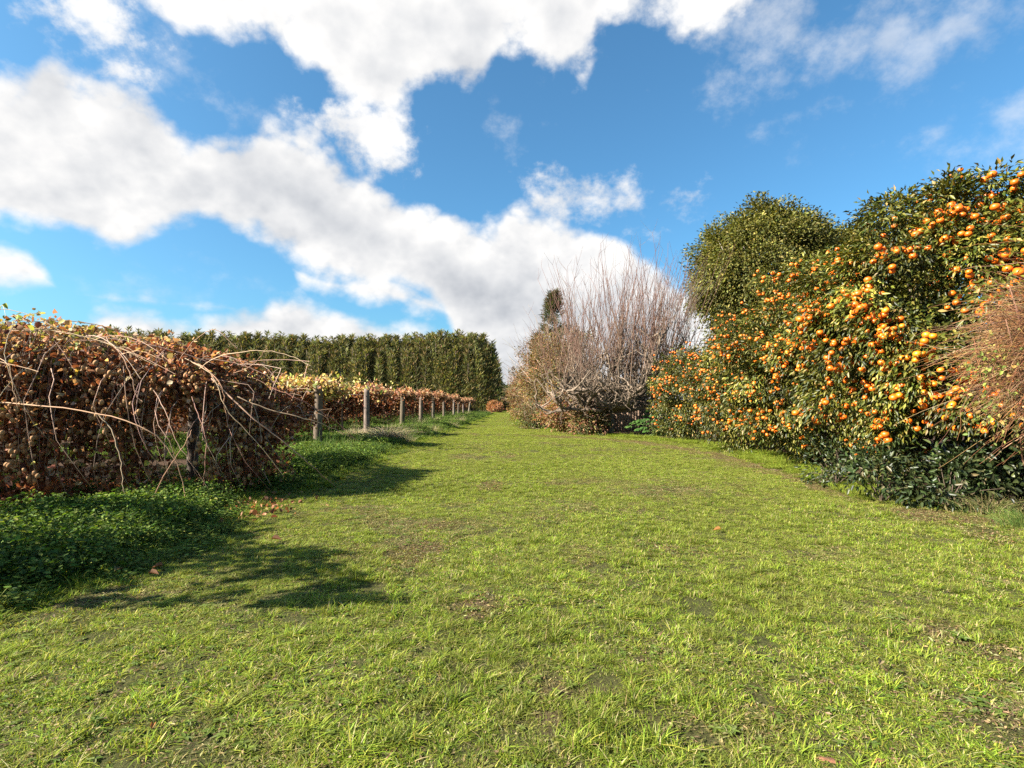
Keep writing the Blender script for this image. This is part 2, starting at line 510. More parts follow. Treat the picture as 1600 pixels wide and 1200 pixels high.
def seg_dist(x, y, pts):
    d = np.full(x.shape, 1e9)
    for (ax, ay), (bx, by) in zip(pts[:-1], pts[1:]):
        vx, vy = bx - ax, by - ay
        t = np.clip(((x - ax) * vx + (y - ay) * vy) / (vx * vx + vy * vy), 0, 1)
        d = np.minimum(d, np.hypot(x - ax - t * vx, y - ay - t * vy))
    return d


def bare(x, y):
    b = np.zeros(np.shape(x))
    wob = fbm(x * 3, y * 3, 11)
    for j_, (cx, cy, rx, ry) in enumerate(SOIL_W):
        d = np.hypot((x - cx) / rx, (y - cy) / (ry * 1.6))
        b = np.maximum(b, (1.5 if j_ in (8, 9) else .78) - d)
    tr = .35 * sstep(.62, .75, fbm(x * 1.1, y * .35, 21))
    b = np.maximum(b * 1.0, tr) + (wob - .5) * 1.3
    strip = 1 - seg_dist(x, y, STRIP) / np.interp(y, [9, 20, 30], [.22, .5, .7])
    return np.clip(sstep(.12, .7, b) + sstep(-.2, .4, strip + (wob - .5) * 1.4), 0, 1)


def hgt(x, y):
    f = sstep(200, 60, np.hypot(x, y))
    return ((fbm(x * .35, y * .35, 31) - .5) * .10 + (fbm(x * 2.2, y * 2.2, 41) - .5) * .03) * f


xs = np.concatenate([[-4000, -1500, -600, -250, -120, -70, -45, -32, -25], np.arange(-20, -8, .6), np.arange(-8, 9, .12), np.arange(9, 20, .6), [25, 32, 45, 70, 120, 250, 600, 1500, 4000]])
ys = np.concatenate([[-1500, -500, -150, -50, -20, -8, -3], np.arange(-1, 14, .12), np.arange(14, 40, .4), np.arange(40, 120, 2.), [130, 160, 220, 350, 700, 1500, 5000]])
X, Y = np.meshgrid(xs, ys)
Z = hgt(X, Y)
el_, er_ = edge_left(Y), edge_right(Y)
lawn = sstep(-.25, .15, X - el_) * sstep(.25, -.25, X - er_ - .3)
bb = bare(X, Y)
thatch = np.array([.055, .056, .018]); soil = np.array([.085, .056, .032]); dusty = np.array([.30, .215, .14]); under = np.array([.060, .036, .022])
col = thatch * (1 - bb[..., None]) + soil * bb[..., None]
strip_d = seg_dist(X, Y, STRIP)
dust = np.maximum(sstep(1.0, .2, strip_d / np.interp(Y, [9, 20, 30], [.35, .55, .65])), sstep(1., .3, np.hypot((X - SOIL_W[8][0]) / .7, (Y - SOIL_W[8][1]) / .28))) * sstep(.38, .68, fbm(X * 2, Y * 2, 61))
col = col * (1 - dust[..., None]) + dusty * dust[..., None]
near = (np.hypot(X, Y) < 130)[..., None]
col = np.where(near, col * lawn[..., None] + under * (1 - lawn[..., None]), np.array([.07, .085, .03]))
g = MB()
ny, nx = X.shape
ii = np.arange(ny * nx).reshape(ny, nx)
g.add(np.stack([X, Y, Z], -1), col.reshape(-1, 3), f4=np.stack([ii[:-1, :-1], ii[:-1, 1:], ii[1:, 1:], ii[1:, :-1]], -1))
m, nt2 = new_mat('soil_and_thatch')
a_ = N(nt2, 'ShaderNodeAttribute', attribute_name='col'); ge = N(nt2, 'ShaderNodeNewGeometry')
nz = N(nt2, 'ShaderNodeTexNoise', i_Scale=38., i_Detail=8., i_Roughness=.7); nt2.links.new(ge.outputs['Position'], nz.inputs['Vector'])
f_ = math_(nt2, 'MULTIPLY_ADD', nz.outputs[0], 2.4, -.2)
vs = N(nt2, 'ShaderNodeVectorMath', operation='SCALE'); nt2.links.new(a_.outputs['Color'], vs.inputs[0]); nt2.links.new(f_, vs.inputs['Scale'])
pr = N(nt2, 'ShaderNodeBsdfPrincipled', i_Roughness=.95); nt2.links.new(vs.outputs[0], pr.inputs['Base Color'])
pr.inputs['Specular IOR Level'].default_value = .1
bm_ = N(nt2, 'ShaderNodeBump', i_Strength=.9, i_Distance=.03); nt2.links.new(nz.outputs[0], bm_.inputs['Height']); nt2.links.new(bm_.outputs[0], pr.inputs['Normal'])
o_ = N(nt2, 'ShaderNodeOutputMaterial'); nt2.links.new(pr.outputs[0], o_.inputs[0])
tag(g.build('ground', m, smooth=True), kind='structure')


# ------------------------------------------------------------------ scattered ground cover (stuff)
rng = np.random.default_rng(101)
def scatter(name, variants, P, rot, scl, idx, label, cat):
    """one object of points, each carrying one of the patch meshes"""
    col_ = bpy.data.collections.new(name + '_patches')
    for i, me in enumerate(variants):
        col_.objects.link(bpy.data.objects.new('%s_patch_%02d' % (name, i), me))
    me = bpy.data.meshes.new(name); n = len(P)
    me.vertices.add(n); me.vertices.foreach_set('co', P.astype(np.float32).ravel())
    for nm, ty, dat, key in (('rot', 'FLOAT_VECTOR', rot, 'vector'), ('scl', 'FLOAT_VECTOR', scl, 'vector'), ('idx', 'INT', idx, 'value')):
        at_ = me.attributes.new(nm, ty, 'POINT'); at_.data.foreach_set(key, np.ascontiguousarray(dat).ravel())
    ob = bpy.data.objects.new(name, me); C.objects.link(ob)
    ng = bpy.data.node_groups.new(name + '_scatter', 'GeometryNodeTree')
    ng.interface.new_socket('Geometry', in_out='INPUT', socket_type='NodeSocketGeometry')
    ng.interface.new_socket('Geometry', in_out='OUTPUT', socket_type='NodeSocketGeometry')
    gi = ng.nodes.new('NodeGroupInput'); go = ng.nodes.new('NodeGroupOutput')
    iop = ng.nodes.new('GeometryNodeInstanceOnPoints'); iop.inputs['Pick Instance'].default_value = True
    ci = ng.nodes.new('GeometryNodeCollectionInfo'); ci.inputs['Collection'].default_value = col_
    ci.inputs['Separate Children'].default_value = True; ci.inputs['Reset Children'].default_value = True
    L = ng.links.new
    L(gi.outputs[0], iop.inputs['Points']); L(ci.outputs[0], iop.inputs['Instance'])
    for nm, ty, sock in (('rot', 'FLOAT_VECTOR', 'Rotation'), ('scl', 'FLOAT_VECTOR', 'Scale'), ('idx', 'INT', 'Instance Index')):
        na = ng.nodes.new('GeometryNodeInputNamedAttribute'); na.data_type = ty; na.inputs['Name'].default_value = nm
        L(na.outputs[0], iop.inputs[sock])
    L(iop.outputs[0], go.inputs[0])
    md = ob.modifiers.new('scatter', 'NODES'); md.node_group = ng
    return tag(ob, label, cat, kind='stuff')


G_COL = [((.16, .235, .018), 5), ((.235, .295, .030), 5), ((.31, .32, .050), 3), ((.06, .105, .012), 3.5), ((.44, .36, .17), 1.8), ((.16, .10, .05), .7)]
G_DRY = [((.15, .19, .03), 3), ((.30, .27, .10), 3), ((.38, .30, .16), 2), ((.10, .14, .02), 2)]


def blade_patch(n, size, hmin, hmax, wid, lean, cols, seg=3, clump=0):
    mb = MB()
    xy = rng.uniform(-size / 2, size / 2, (n, 2))
    if clump:
        cc = rng.uniform(-size / 2, size / 2, (clump, 2))
        k = rng.integers(0, clump, n)
        sel = rng.random(n) < .80
        xy[sel] = (cc[k] + rng.normal(0, .024, (n, 2)))[sel]
        hk = np.where(sel, np.exp(rng.normal(.1, .32, clump))[k], .7); ck = np.where(sel, np.exp(rng.normal(0, .22, clump))[k], .8)[:, None]
    else:
        hk, ck = 1., 1.
    h = hk * rng.uniform(hmin, hmax, n) * np.exp(rng.normal(0, .25, n))
    th = rng.uniform(0, 2 * math.pi, n); d = np.stack([np.cos(th), np.sin(th)], 1)
    ln = np.abs(rng.normal(lean, lean * .6, n)) * h
    side = np.stack([-d[:, 1], d[:, 0], np.zeros(n)], 1)
    w_ = rng.uniform(.7, 1.3, n) * wid
    col = np.clip(pal(n, cols, .2) * ck, .002, .8)
    vs, cs_ = [], []
    for i in range(seg + 1):
        t = i / seg
        p = np.concatenate([xy + d * (ln * t ** 1.7)[:, None], (h * t * (1 - .22 * t * np.clip(ln / h, 0, 2)))[:, None] - .008], 1)
        ww = (w_ * (1 - t ** 2) * .5 + .0002)[:, None]
        vs += [p - side * ww, p + side * ww]
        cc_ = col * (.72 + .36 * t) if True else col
        cs_ += [cc_, cc_]
    v = np.stack(vs, 1); c_ = np.stack(cs_, 1)
    k = 2 * (seg + 1)
    base = np.arange(n)[:, None] * k
    f = np.concatenate([base + [2 * i, 2 * i + 1, 2 * i + 3, 2 * i + 2] for i in range(seg)])
    mb.add(v, c_.reshape(-1, 3), f4=f)
    return mb


def rosette(mb, n, size, L, cols):
    for _ in range(n):
        c0 = np.array([*rng.uniform(-size / 2, size / 2, 2), .012]); k = rng.integers(5, 9)
        th = rng.uniform(0, 6.28) + np.arange(k) * 6.28 / k + rng.normal(0, .25, k)
        D = np.stack([np.cos(th), np.sin(th), rng.uniform(.05, .4, k)], 1)
        leaves(mb, np.repeat(c0[None], k, 0), D, np.tile([0, 0, 1.], (k, 1)), rng.uniform(.6, 1.2, k) * L, L * .42, pal(k, cols, .12), .15, True, .2)


def debris(mb, n, size):
    """dead thatch, crumbs of soil and bits of straw lying between the blades"""
    P = np.stack([rng.uniform(-size / 2, size / 2, n), rng.uniform(-size / 2, size / 2, n), rng.uniform(.001, .010, n)], 1)
    a = rng.uniform(0, 6.28, n)
    L_ = rng.uniform(.008, .034, n)
    leaves(mb, P, np.stack([np.cos(a), np.sin(a), rng.normal(.05, .25, n)], 1), np.stack([rng.normal(0, .5, n), rng.normal(0, .5, n), np.ones(n)], 1), L_, np.minimum(L_ * rng.uniform(.1, .7, n), .010),
           pal(n, [((.20, .13, .07), 4), ((.10, .065, .04), 4), ((.36, .29, .15), 2), ((.16, .17, .04), 2)], .25), .3)


ROS = [((.085, .135, .022), 3), ((.13, .18, .03), 2), ((.16, .19, .07), 1)]
gv = []
for i in range(4):
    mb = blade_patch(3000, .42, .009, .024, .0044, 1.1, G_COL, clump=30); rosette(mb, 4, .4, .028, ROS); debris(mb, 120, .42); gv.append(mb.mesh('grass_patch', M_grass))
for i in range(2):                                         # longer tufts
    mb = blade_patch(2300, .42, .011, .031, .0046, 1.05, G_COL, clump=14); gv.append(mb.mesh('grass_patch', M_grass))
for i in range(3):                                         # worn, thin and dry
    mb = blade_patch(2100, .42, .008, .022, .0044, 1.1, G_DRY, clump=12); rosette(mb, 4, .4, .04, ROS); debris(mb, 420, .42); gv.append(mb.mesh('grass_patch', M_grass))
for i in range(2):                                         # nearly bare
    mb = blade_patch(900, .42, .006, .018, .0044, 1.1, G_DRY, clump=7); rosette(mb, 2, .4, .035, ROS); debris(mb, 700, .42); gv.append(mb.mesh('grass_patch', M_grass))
for i in range(2):                                         # rank grass along the edges
    mb = blade_patch(900, .42, .03, .085, .006, .9, G_COL[:4], clump=12); gv.append(mb.mesh('grass_patch', M_grass))

PS = []
for y0, y1, st in ((1.3, 14, .25), (14, 34, .31), (34, 125, .40)):
    yy = np.arange(y0, y1, st)
    for y in yy:
        half = 1.06 * y + 1.2
        x0, x1 = max(-half, float(edge_left(np.array([y]))[0]) - .2), min(half, float(edge_right(np.array([y]))[0]) + .8)
        x = np.arange(x0, x1, st)
        if len(x): PS.append(np.stack([x + rng.normal(0, st * .22, len(x)), y + rng.normal(0, st * .22, len(x))], 1))
PS = np.concatenate(PS); n = len(PS)
b = bare(PS[:, 0], PS[:, 1]) + rng.normal(0, .07, n)
fr = fbm(PS[:, 0] * .8, PS[:, 1] * .8, 71) + rng.normal(0, .06, n)
idx = rng.integers(0, 4, n)
idx = np.where(fr > .60, rng.integers(4, 6, n), idx)
idx = np.where((b > .30) | (fr < .30), rng.integers(6, 9, n), idx)
idx = np.where(b > .72, rng.integers(9, 11, n), idx)
dl, dr = PS[:, 0] - edge_left(PS[:, 1]), edge_right(PS[:, 1]) - PS[:, 0]
rank = (dl < .25) | ((dr < .45 + .5 * (fbm(PS[:, 0], PS[:, 1], 81) - .4)) & (PS[:, 1] > 8.2))
idx = np.where(rank & (b < .5), rng.integers(11, 13, n), idx)
rot = np.zeros((n, 3)); rot[:, 2] = rng.uniform(0, 6.28, n)
sc_ = rng.uniform(.85, 1.2, n)
scl = np.stack([sc_, sc_, sc_ * np.exp(rng.normal(0, .15, n)) * (.50 + .7 * np.clip(fr, 0, 1))], 1)
P = np.concatenate([PS, hgt(PS[:, 0], PS[:, 1])[:, None]], 1)
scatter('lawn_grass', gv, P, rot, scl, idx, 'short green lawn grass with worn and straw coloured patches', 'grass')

# leafy weeds under and along the vines
W_COL = [((.065, .11, .018), 5), ((.11, .16, .026), 4), ((.18, .22, .04), 2.4), ((.035, .062, .014), 3)]
wv = []
for i in range(4):
    mb = MB(); n = 760
    xy = rng.uniform(-.32, .32, (n, 2)); z = rng.uniform(.02, .26, n) * (.6 + .8 * fbm(xy[:, 0] * 6 + i * 9, xy[:, 1] * 6, 3))
    th = rng.uniform(0, 6.28, n)
    D = np.stack([np.cos(th), np.sin(th), rng.normal(.1, .35, n)], 1); Nn = np.stack([rng.normal(0, .7, n), rng.normal(0, .7, n), np.ones(n)], 1)
    L_ = rng.uniform(.018, .055, n)
    leaves(mb, np.concatenate([xy, z[:, None]], 1), D, Nn, L_, L_ * .62, pal(n, W_COL, .18), .18, True, .15)
    k = 60; bx = rng.uniform(-.3, .3, (k, 2)); tip = bx + rng.normal(0, .06, (k, 2))
    stem = np.stack([np.concatenate([bx, np.zeros((k, 1))], 1), np.concatenate([tip, rng.uniform(.1, .28, (k, 1))], 1)], 1)
    tubes(mb, stem, np.full((k, 2), .0025), np.array([.07, .11, .03]))
    wv.append(mb.mesh('weed_patch', M_weed))
for i in range(2):
    mb = blade_patch(420, .5, .12, .34, .007, .6, [((.08, .14, .025), 4), ((.14, .18, .04), 2), ((.3, .25, .12), 1)], clump=8); wv.append(mb.mesh('weed_patch', M_weed))
for i in range(2):
    mb = blade_patch(300, .5, .10, .32, .006, .8, [((.34, .27, .15), 3), ((.42, .35, .22), 2), ((.15, .16, .05), 1)], clump=6); wv.append(mb.mesh('weed_patch', M_weed))
PS = []
poly_in = lambda x, y: (x < edge_left(y) - .02)
for y0, y1, st in ((2.2, 14, .26), (14, 34, .36), (34, 82, .5)):
    for y in np.arange(y0, y1, st):
        x = np.arange(-1.02 * y - 1 if y < 9 else max(-1.02 * y - 1, -13.), float(edge_left(np.array([y]))[0]) - .03, st)
        if len(x): PS.append(np.stack([x + rng.normal(0, st * .25, len(x)), y + rng.normal(0, st * .25, len(x))], 1))
PS = np.concatenate(PS)
litter = (PS[:, 1] > np.interp(PS[:, 0], [-9, -6.3, -5.1, -4.2, -3.5], [5.6, 6.3, 7.9, 7.6, 7.4])) & (PS[:, 1] < 10.2) & (PS[:, 0] < np.interp(PS[:, 1], [6, 8.6, 10.2], [-3.5, -4.2, -5.0]))
shade_ = (PS[:, 1] >= 9.5) & (PS[:, 1] < 14.2) & (PS[:, 0] < np.interp(PS[:, 1], [9.5, 11, 14.2], [-5.0, -6.2, -8.]))
keep = (~litter & ~shade_) | (rng.random(len(PS)) < .05)
litter_area = PS[litter]
PS = PS[keep]
n = len(PS)
fr = fbm(PS[:, 0] * .7, PS[:, 1] * .45, 91) + rng.normal(0, .05, n)
idx = rng.integers(0, 4, n)
idx = np.where((fr > .56) & (PS[:, 1] > 11), rng.integers(4, 6, n), idx)
idx = np.where((fr > .64) & (PS[:, 1] > 17), rng.integers(6, 8, n), idx)
rot = np.zeros((n, 3)); rot[:, 2] = rng.uniform(0, 6.28, n)
sc_ = rng.uniform(.8, 1.25, n)
edge_f = np.clip((edge_left(PS[:, 1]) - PS[:, 0]) / .5, .25, 1)
scl = np.stack([sc_, sc_, sc_ * rng.uniform(.7, 1.3, n) * edge_f * np.interp(PS[:, 1], [6, 12, 30], [.85, .85, 1.1])], 1)
P = np.concatenate([PS, hgt(PS[:, 0], PS[:, 1])[:, None]], 1)
scatter('weeds', wv, P, rot, scl, idx, 'low leafy green weeds spreading under the kiwifruit vines', 'weeds')

# ------------------------------------------------------------------ kiwifruit vines
rng = np.random.default_rng(102)
K_BROWN = [((.20, .075, .034), 5), ((.29, .135, .062), 4), ((.095, .040, .022), 4), ((.46, .30, .17), 2.4), ((.42, .36, .07), .5)]
K_TOP = [((.34, .21, .12), 4), ((.46, .34, .19), 3), ((.24, .13, .07), 2), ((.42, .40, .08), 1.6), ((.16, .20, .04), 1.2)]
K_YEL = [((.48, .42, .14), 4), ((.55, .46, .24), 3), ((.26, .28, .06), 2), ((.38, .22, .1), 3)]
K_FAR = [((.29, .135, .072), 4), ((.38, .21, .115), 4), ((.17, .08, .045), 2), ((.50, .35, .20), 2), ((.4, .34, .1), .6)]


def crumpled(mb, P, size, cols, down=.5, six=False):
    n = len(P)
    D = rng.normal(0, 1, (n, 3)); D[:, 2] -= down
    Nn = rng.normal(0, 1, (n, 3))
    L_ = size * rng.uniform(.55, 1.3, n)
    leaves(mb, P, D, Nn, L_, L_ * rng.uniform(.45, 1.0, n), pal(n, cols, .22), rng.normal(.15, .3, n)[:, None], six, .2)


CANE = [((.30, .20, .14), 3), ((.40, .28, .19), 3), ((.20, .12, .08), 2)]
kf_v, kf_f = ball(.030, 1.28, 10, 8, .05)
kf_mb = MB(); kf_mb.add(kf_v, (1, 1, 1), f4=kf_f); KIWI = kf_mb.mesh('kiwifruit', M_fuzzy, True)


def add_fruit(root, Pts, base_mesh, mat, v, f, name, kmax, scale=(.72, 1.12)):
    """the kmax fruit that show largest as parts, the rest in one part"""
    camp = np.array([0, 0, CAM_H]); d = np.linalg.norm(Pts - camp, axis=1)
    order = np.argsort(d); Pts = Pts[order]
    for p in Pts[:kmax]:
        o = bpy.data.objects.new(name, base_mesh); C.objects.link(o); o.parent = root
        o.location = Vector(p) - root.location
        o.rotation_euler = (rng.normal(0, .35), rng.normal(0, .35), rng.uniform(0, 6.28))
        s_ = rng.uniform(*scale); o.scale = (s_, s_, s_)
    rest = Pts[kmax:]
    if len(rest):
        mb = MB(); n = len(rest)
        s_ = rng.uniform(*scale, (n, 1, 1))
        V = rest[:, None, :] + v[None] * s_
        F = f[None] + (np.arange(n) * len(v))[:, None, None]
        mb.add(V, np.repeat(rng.uniform(.85, 1.1, (n, 1)) * np.ones((1, 3)), len(v), 0), f4=F)
        o = mb.build(name, mat, root, True); o['kind'] = 'stuff'


def front_y(x):                           # the hanging curtain of the nearest row
    return np.interp(x, [-14, -9, -6.8, -5.4, -4.6, -4.2, -4.0], [6.6, 6.9, 7.2, 7.7, 8.2, 8.8, 9.6])


def top_z(x):
    return np.interp(x, [-14, -9, -7, -6, -5.2, -4.6, -4.1], [2.7, 2.7, 2.62, 2.3, 2.2, 1.75, 1.15])


def near_vine(x0, x1, label, name='kiwifruit_vine', seed=0):
    base = Vector(((x0 + x1) / 2, 9.6, 0))
    root = thing(name, label, 'kiwifruit vine', base, 'kiwifruit vines trained in rows')
    Lx = x1 - x0; mb = MB(); cn = MB()
    # curtain of dead leaves hanging in tresses
    nt_ = int(64 * Lx)
    tx = rng.uniform(x0, x1, nt_); ty = front_y(tx) + np.abs(rng.normal(0, .45, nt_)); tz = top_z(tx) - rng.uniform(0, .35, nt_)
    ln = tz - np.where(rng.random(nt_) < .62, rng.uniform(.02, .4, nt_), rng.uniform(.4, 1.6, nt_))
    gap = (tx > -5.25) & (tx < -4.72); ln = np.where(gap, np.minimum(ln, tz - 1.65), ln); ln = np.maximum(ln, .1)
    per = 46
    t = rng.random((nt_, per)) ** .85
    px = tx[:, None] + rng.normal(0, .10, (nt_, per)) + (.25 * (rng.random(nt_) - .3))[:, None] * t
    py = ty[:, None] - .35 * t * (1 - t) * 1.5 + rng.normal(0, .08, (nt_, per))
    pz = tz[:, None] - ln[:, None] * t + rng.normal(0, .06, (nt_, per))
    P = np.stack([px, py, np.maximum(pz, .03)], -1).reshape(-1, 3)
    crumpled(mb, P, .085, K_BROWN, .9, True)
    # tresses' own canes
    tt = np.linspace(0, 1, 6)
    path = np.stack([tx[:, None] + rng.normal(0, .12, (nt_, 1)) * tt + rng.normal(0, .02, (nt_, 6)), ty[:, None] - .5 * tt * (1 - tt) * 1.5 + rng.normal(0, .03, (nt_, 6)), tz[:, None] - ln[:, None] * tt], -1)
    tubes(cn, path, np.linspace(.006, .003, 6)[None], pal(nt_, CANE), 3)
    # canopy over the wires
    nc = int(2300 * Lx)
    cx = rng.uniform(x0, x1, nc); f = rng.random(nc)
    cy = front_y(cx) + f * np.interp(cx, [-7, -6, -4], [4.6, 3.2, 2.0]); crown = np.sin(np.clip(f * 1.25, 0, 1) * math.pi * .5) * .16
    lump = (fbm(cx * 1.6, cy * 1.6, 17) - .5) * .85
    cz = top_z(cx) - .18 + crown + lump * .7 + rng.normal(0, .10, nc) - .25 * sstep(.25, 0, f)
    crumpled(mb, np.stack([cx, cy, cz], -1), .085, K_BROWN if x1 > -5 else K_TOP, .1, True)
    # fresher yellow-green leaves on top at the far left end
    if x1 < -5:
        k = 520; gx = rng.uniform(x0, -6.2, k); gy = front_y(gx) + rng.uniform(.0, 1.2, k)
        gz = top_z(gx) + rng.normal(.02, .12, k)
        crumpled(mb, np.stack([gx, gy, gz], -1), .105, [((.30, .29, .05), 3), ((.14, .17, .04), 3), ((.40, .30, .12), 2), ((.24, .10, .045), 2)], .2, True)
    # canes lying over the canopy
    k = int(30 * Lx)
    sx = rng.uniform(x0, x1, k); sy = front_y(sx) + rng.uniform(0, 3, k); sz = top_z(sx) + rng.normal(.0, .08, k)
    dx = rng.normal(0, 1, k); dy = rng.normal(-.4, .7, k); l_ = rng.uniform(.5, 1.7, k)
    t6 = np.linspace(0, 1, 7)
    path = np.stack([np.clip(sx[:, None] + (dx * l_)[:, None] * t6, None, -3.9), sy[:, None] + (dy * l_ * .6)[:, None] * t6, sz[:, None] + (rng.uniform(.0, .5, k) * l_ * .4)[:, None] * t6 * 2 - (l_ * .55)[:, None] * t6 ** 2], -1)
    tubes(cn, path, np.linspace(.007, .003, 7)[None], pal(k, CANE), 3)
    # droopers in front of the curtain
    k = int(9 * Lx)
    sx = rng.uniform(x0, x1, k); sy = front_y(sx) - rng.uniform(.05, .35, k); sz = top_z(sx) - rng.uniform(0, .5, k)
    ex = sx + rng.normal(.12, .35, k); ez = sz * rng.uniform(.02, .5, k)
    path = np.stack([sx[:, None] * (1 - t6) + ex[:, None] * t6 + rng.normal(0, .02, (k, 7)), sy[:, None] - .35 * np.sin(t6 * 3) + rng.normal(0, .015, (k, 7)), sz[:, None] + (ez - sz)[:, None] * t6 ** 1.3], -1)
    tubes(cn, path, np.linspace(.007, .0035, 7)[None], pal(k, CANE), 4)
    mb.build('leaves', M_kiwi, root); 
    cn.build('canes', M_twig, root)
    # fruit in bunches on the tresses
    nb = int(34 * Lx)
    bi = rng.integers(0, nt_, nb); bt = rng.uniform(.12, .95, nb)
    pts = []
    for a, t_ in zip(bi, bt):
        c0 = np.array([tx[a], ty[a] * .35 + front_y(tx[a]) * .65 - .45 * t_ * (1 - t_) - .16, tz[a] - ln[a] * t_])
        for _ in range(rng.integers(1, 6)):
            p = c0 + rng.normal(0, 1, 3) * (.065, .045, .075)
            if p[2] > .05: pts.append(p)
    add_fruit(root, np.array(pts), KIWI, M_fuzzy, kf_v, kf_f, 'kiwifruit', 99)
    return root


v_in = near_vine(-16.5, -6.3, 'nearest kiwifruit vine at the photo\'s left edge, dead leaves topped by yellow-green ones')
v_end = near_vine(-6.3, -4.1, 'brown kiwifruit vine drooping to the ground round the dark post at the lane')
# the long whips that stick out of the end vine
lc = MB()
WHIPS = [([(-40, 626, 6.9), (60, 634, 6.8), (150, 645, 6.8), (225, 668, 6.8), (262, 700, 6.9), (283, 745, 7.0), (292, 792, 7.1)], .010),
         ([(290, 560, 8.0), (330, 585, 7.8), (355, 640, 7.7), (400, 690, 7.8), (445, 745, 8.0)], .008),
         ([(330, 590, 8.1), (380, 640, 7.9), (430, 680, 8.0), (480, 722, 8.2), (526, 762, 9.0)], .012),
         ([(278, 568, 8.2), (296, 540, 8.1), (320, 521, 8.0), (338, 516, 8.0), (356, 530, 8.0), (372, 546, 8.0)], .007),
         ([(185, 556, 7.6), (205, 549, 7.5), (225, 550, 7.5), (252, 561, 7.5), (275, 570, 7.6)], .007),
         ([(312, 575, 8.2), (340, 558, 8.1), (375, 550, 8.0), (420, 549, 8.0), (460, 558, 8.0), (490, 575, 8.0)], .008),
         ([(165, 527, 7.4), (190, 556, 7.3), (205, 590, 7.2), (213, 618, 7.2), (223, 628, 7.2)], .009),
         ([(300, 566, 8.2), (325, 578, 8.0), (345, 602, 7.9), (352, 640, 7.9), (356, 668, 7.9)], .009),
         ([(155, 648, 6.9), (175, 672, 6.9), (188, 720, 6.9), (192, 760, 6.9), (200, 778, 7.0)], .008),
         ([(300, 620, 7.6), (312, 655, 7.5), (322, 690, 7.5), (320, 735, 7.6), (318, 768, 7.8)], .007),
         ([(60, 580, 6.8), (-20, 560, 6.8), (10, 565, 6.7), (20, 600, 6.7), (28, 640, 6.7)], .006),
         ([(370, 620, 8.0), (420, 640, 8.1), (480, 655, 8.3), (520, 670, 8.6), (560, 688, 9.2)], .009),
         ([(420, 605, 8.2), (470, 625, 8.3), (520, 655, 8.6), (555, 688, 9.0)], .007),
         ([(365, 583, 8.4), (395, 570, 8.3), (415, 545, 8.2), (417, 541, 8.2)], .006),
         ([(230, 800, 6.9), (255, 745, 6.8), (285, 700, 6.8), (300, 672, 6.9)], .008),
         ([(40, 500, 7.2), (48, 492, 7.2), (60, 489, 7.2), (72, 490, 7.2)], .004),
         ([(240, 610, 7.2), (262, 650, 7.1), (275, 690, 7.1), (300, 725, 7.2), (330, 770, 7.6)], .006)]
for pts, r in WHIPS:
    w_ = smooth_path([at(*p) for p in pts], 22) + rng.normal(0, .006, (22, 3))
    tube1(lc, w_, np.linspace(r, r * .5, 22), pal(1, [((.40, .27, .17), 1), ((.34, .20, .12), 1)])[0], 5)
lc.build('long_cane', M_twig, v_end)

# rows further along the lane
rng = np.random.default_rng(105)

ROWS_Y = [16.9 + 6.5 * i for i in range(10)]


def row_mesh(length, nleaf, cols, size, skirt, yellow_end=0):
    mb = MB()
    x = -rng.random(nleaf) * length; f = rng.random(nleaf)
    y = (-2.4 + 4.8 * f) * np.interp(x, [-4.5, -2, 0], [1, .35, .25]) + np.interp(x, [-4.5, -2, 0], [0, .9, 1.0])
    z = 2.16 + (fbm(x * 1.3 + length, y * 1.3, 51) - .5) * .5 + rng.normal(0, .09, nleaf) - .45 * np.abs(f - .5) ** 2 * 4 * .4
    x = x + .5 * np.abs(rng.normal(0, .4, nleaf)) * (x > -.4)
    crumpled(mb, np.stack([x, y, z], -1), size, cols, .2)
    ns = int(nleaf * skirt)
    nt_ = int(length * 11); tx = -rng.random(nt_) * length - .35; tl = rng.uniform(.5, 1.75, nt_)
    a = rng.integers(0, nt_, ns); t = rng.random(ns)
    p = np.stack([tx[a] + rng.normal(0, .11, ns), -2.3 * np.interp(tx[a], [-4.5, -2, 0], [1, .35, .25]) + np.interp(tx[a], [-4.5, -2, 0], [0, .9, 1.0]) + rng.normal(0, .22, ns) + .25 * t, 2.05 - tl[a] * t + rng.normal(0, .06, ns)], -1)
    crumpled(mb, p, size, [(c, w_) for c, w_ in K_BROWN[:4]], .8)
    # the end that hangs over the lane
    ne = int(nleaf * .05)
    p = np.stack([.1 + rng.normal(0, .25, ne), rng.uniform(.1, 1.5, ne), 2.12 - np.abs(rng.normal(0, .2, ne))], -1)
    crumpled(mb, p, size, cols, .5)
    p = np.stack([rng.normal(.0, .28, 260), rng.normal(.25, .35, 260), 2.12 + rng.normal(0, .14, 260)], -1)
    crumpled(mb, p, size, cols, .5)
    k_ = 3400; p = np.stack([-.25 - rng.random(k_) * 5.5, rng.normal(.45, .25, k_), 2.1 - rng.random(k_) * (.5 + 1.1 * fbm(rng.random(k_) * 0 + np.arange(k_) % 40, np.zeros(k_), 5))], -1)
    crumpled(mb, p, size, K_BROWN[:4], .9)
    if yellow_end:
        p = np.stack([rng.normal(-.6, 1.0, yellow_end), -.1 + rng.normal(0, .8, yellow_end), 2.13 + rng.normal(0, .14, yellow_end)], -1)
        crumpled(mb, p, size * 1.15, K_YEL, .3, True)
    return mb


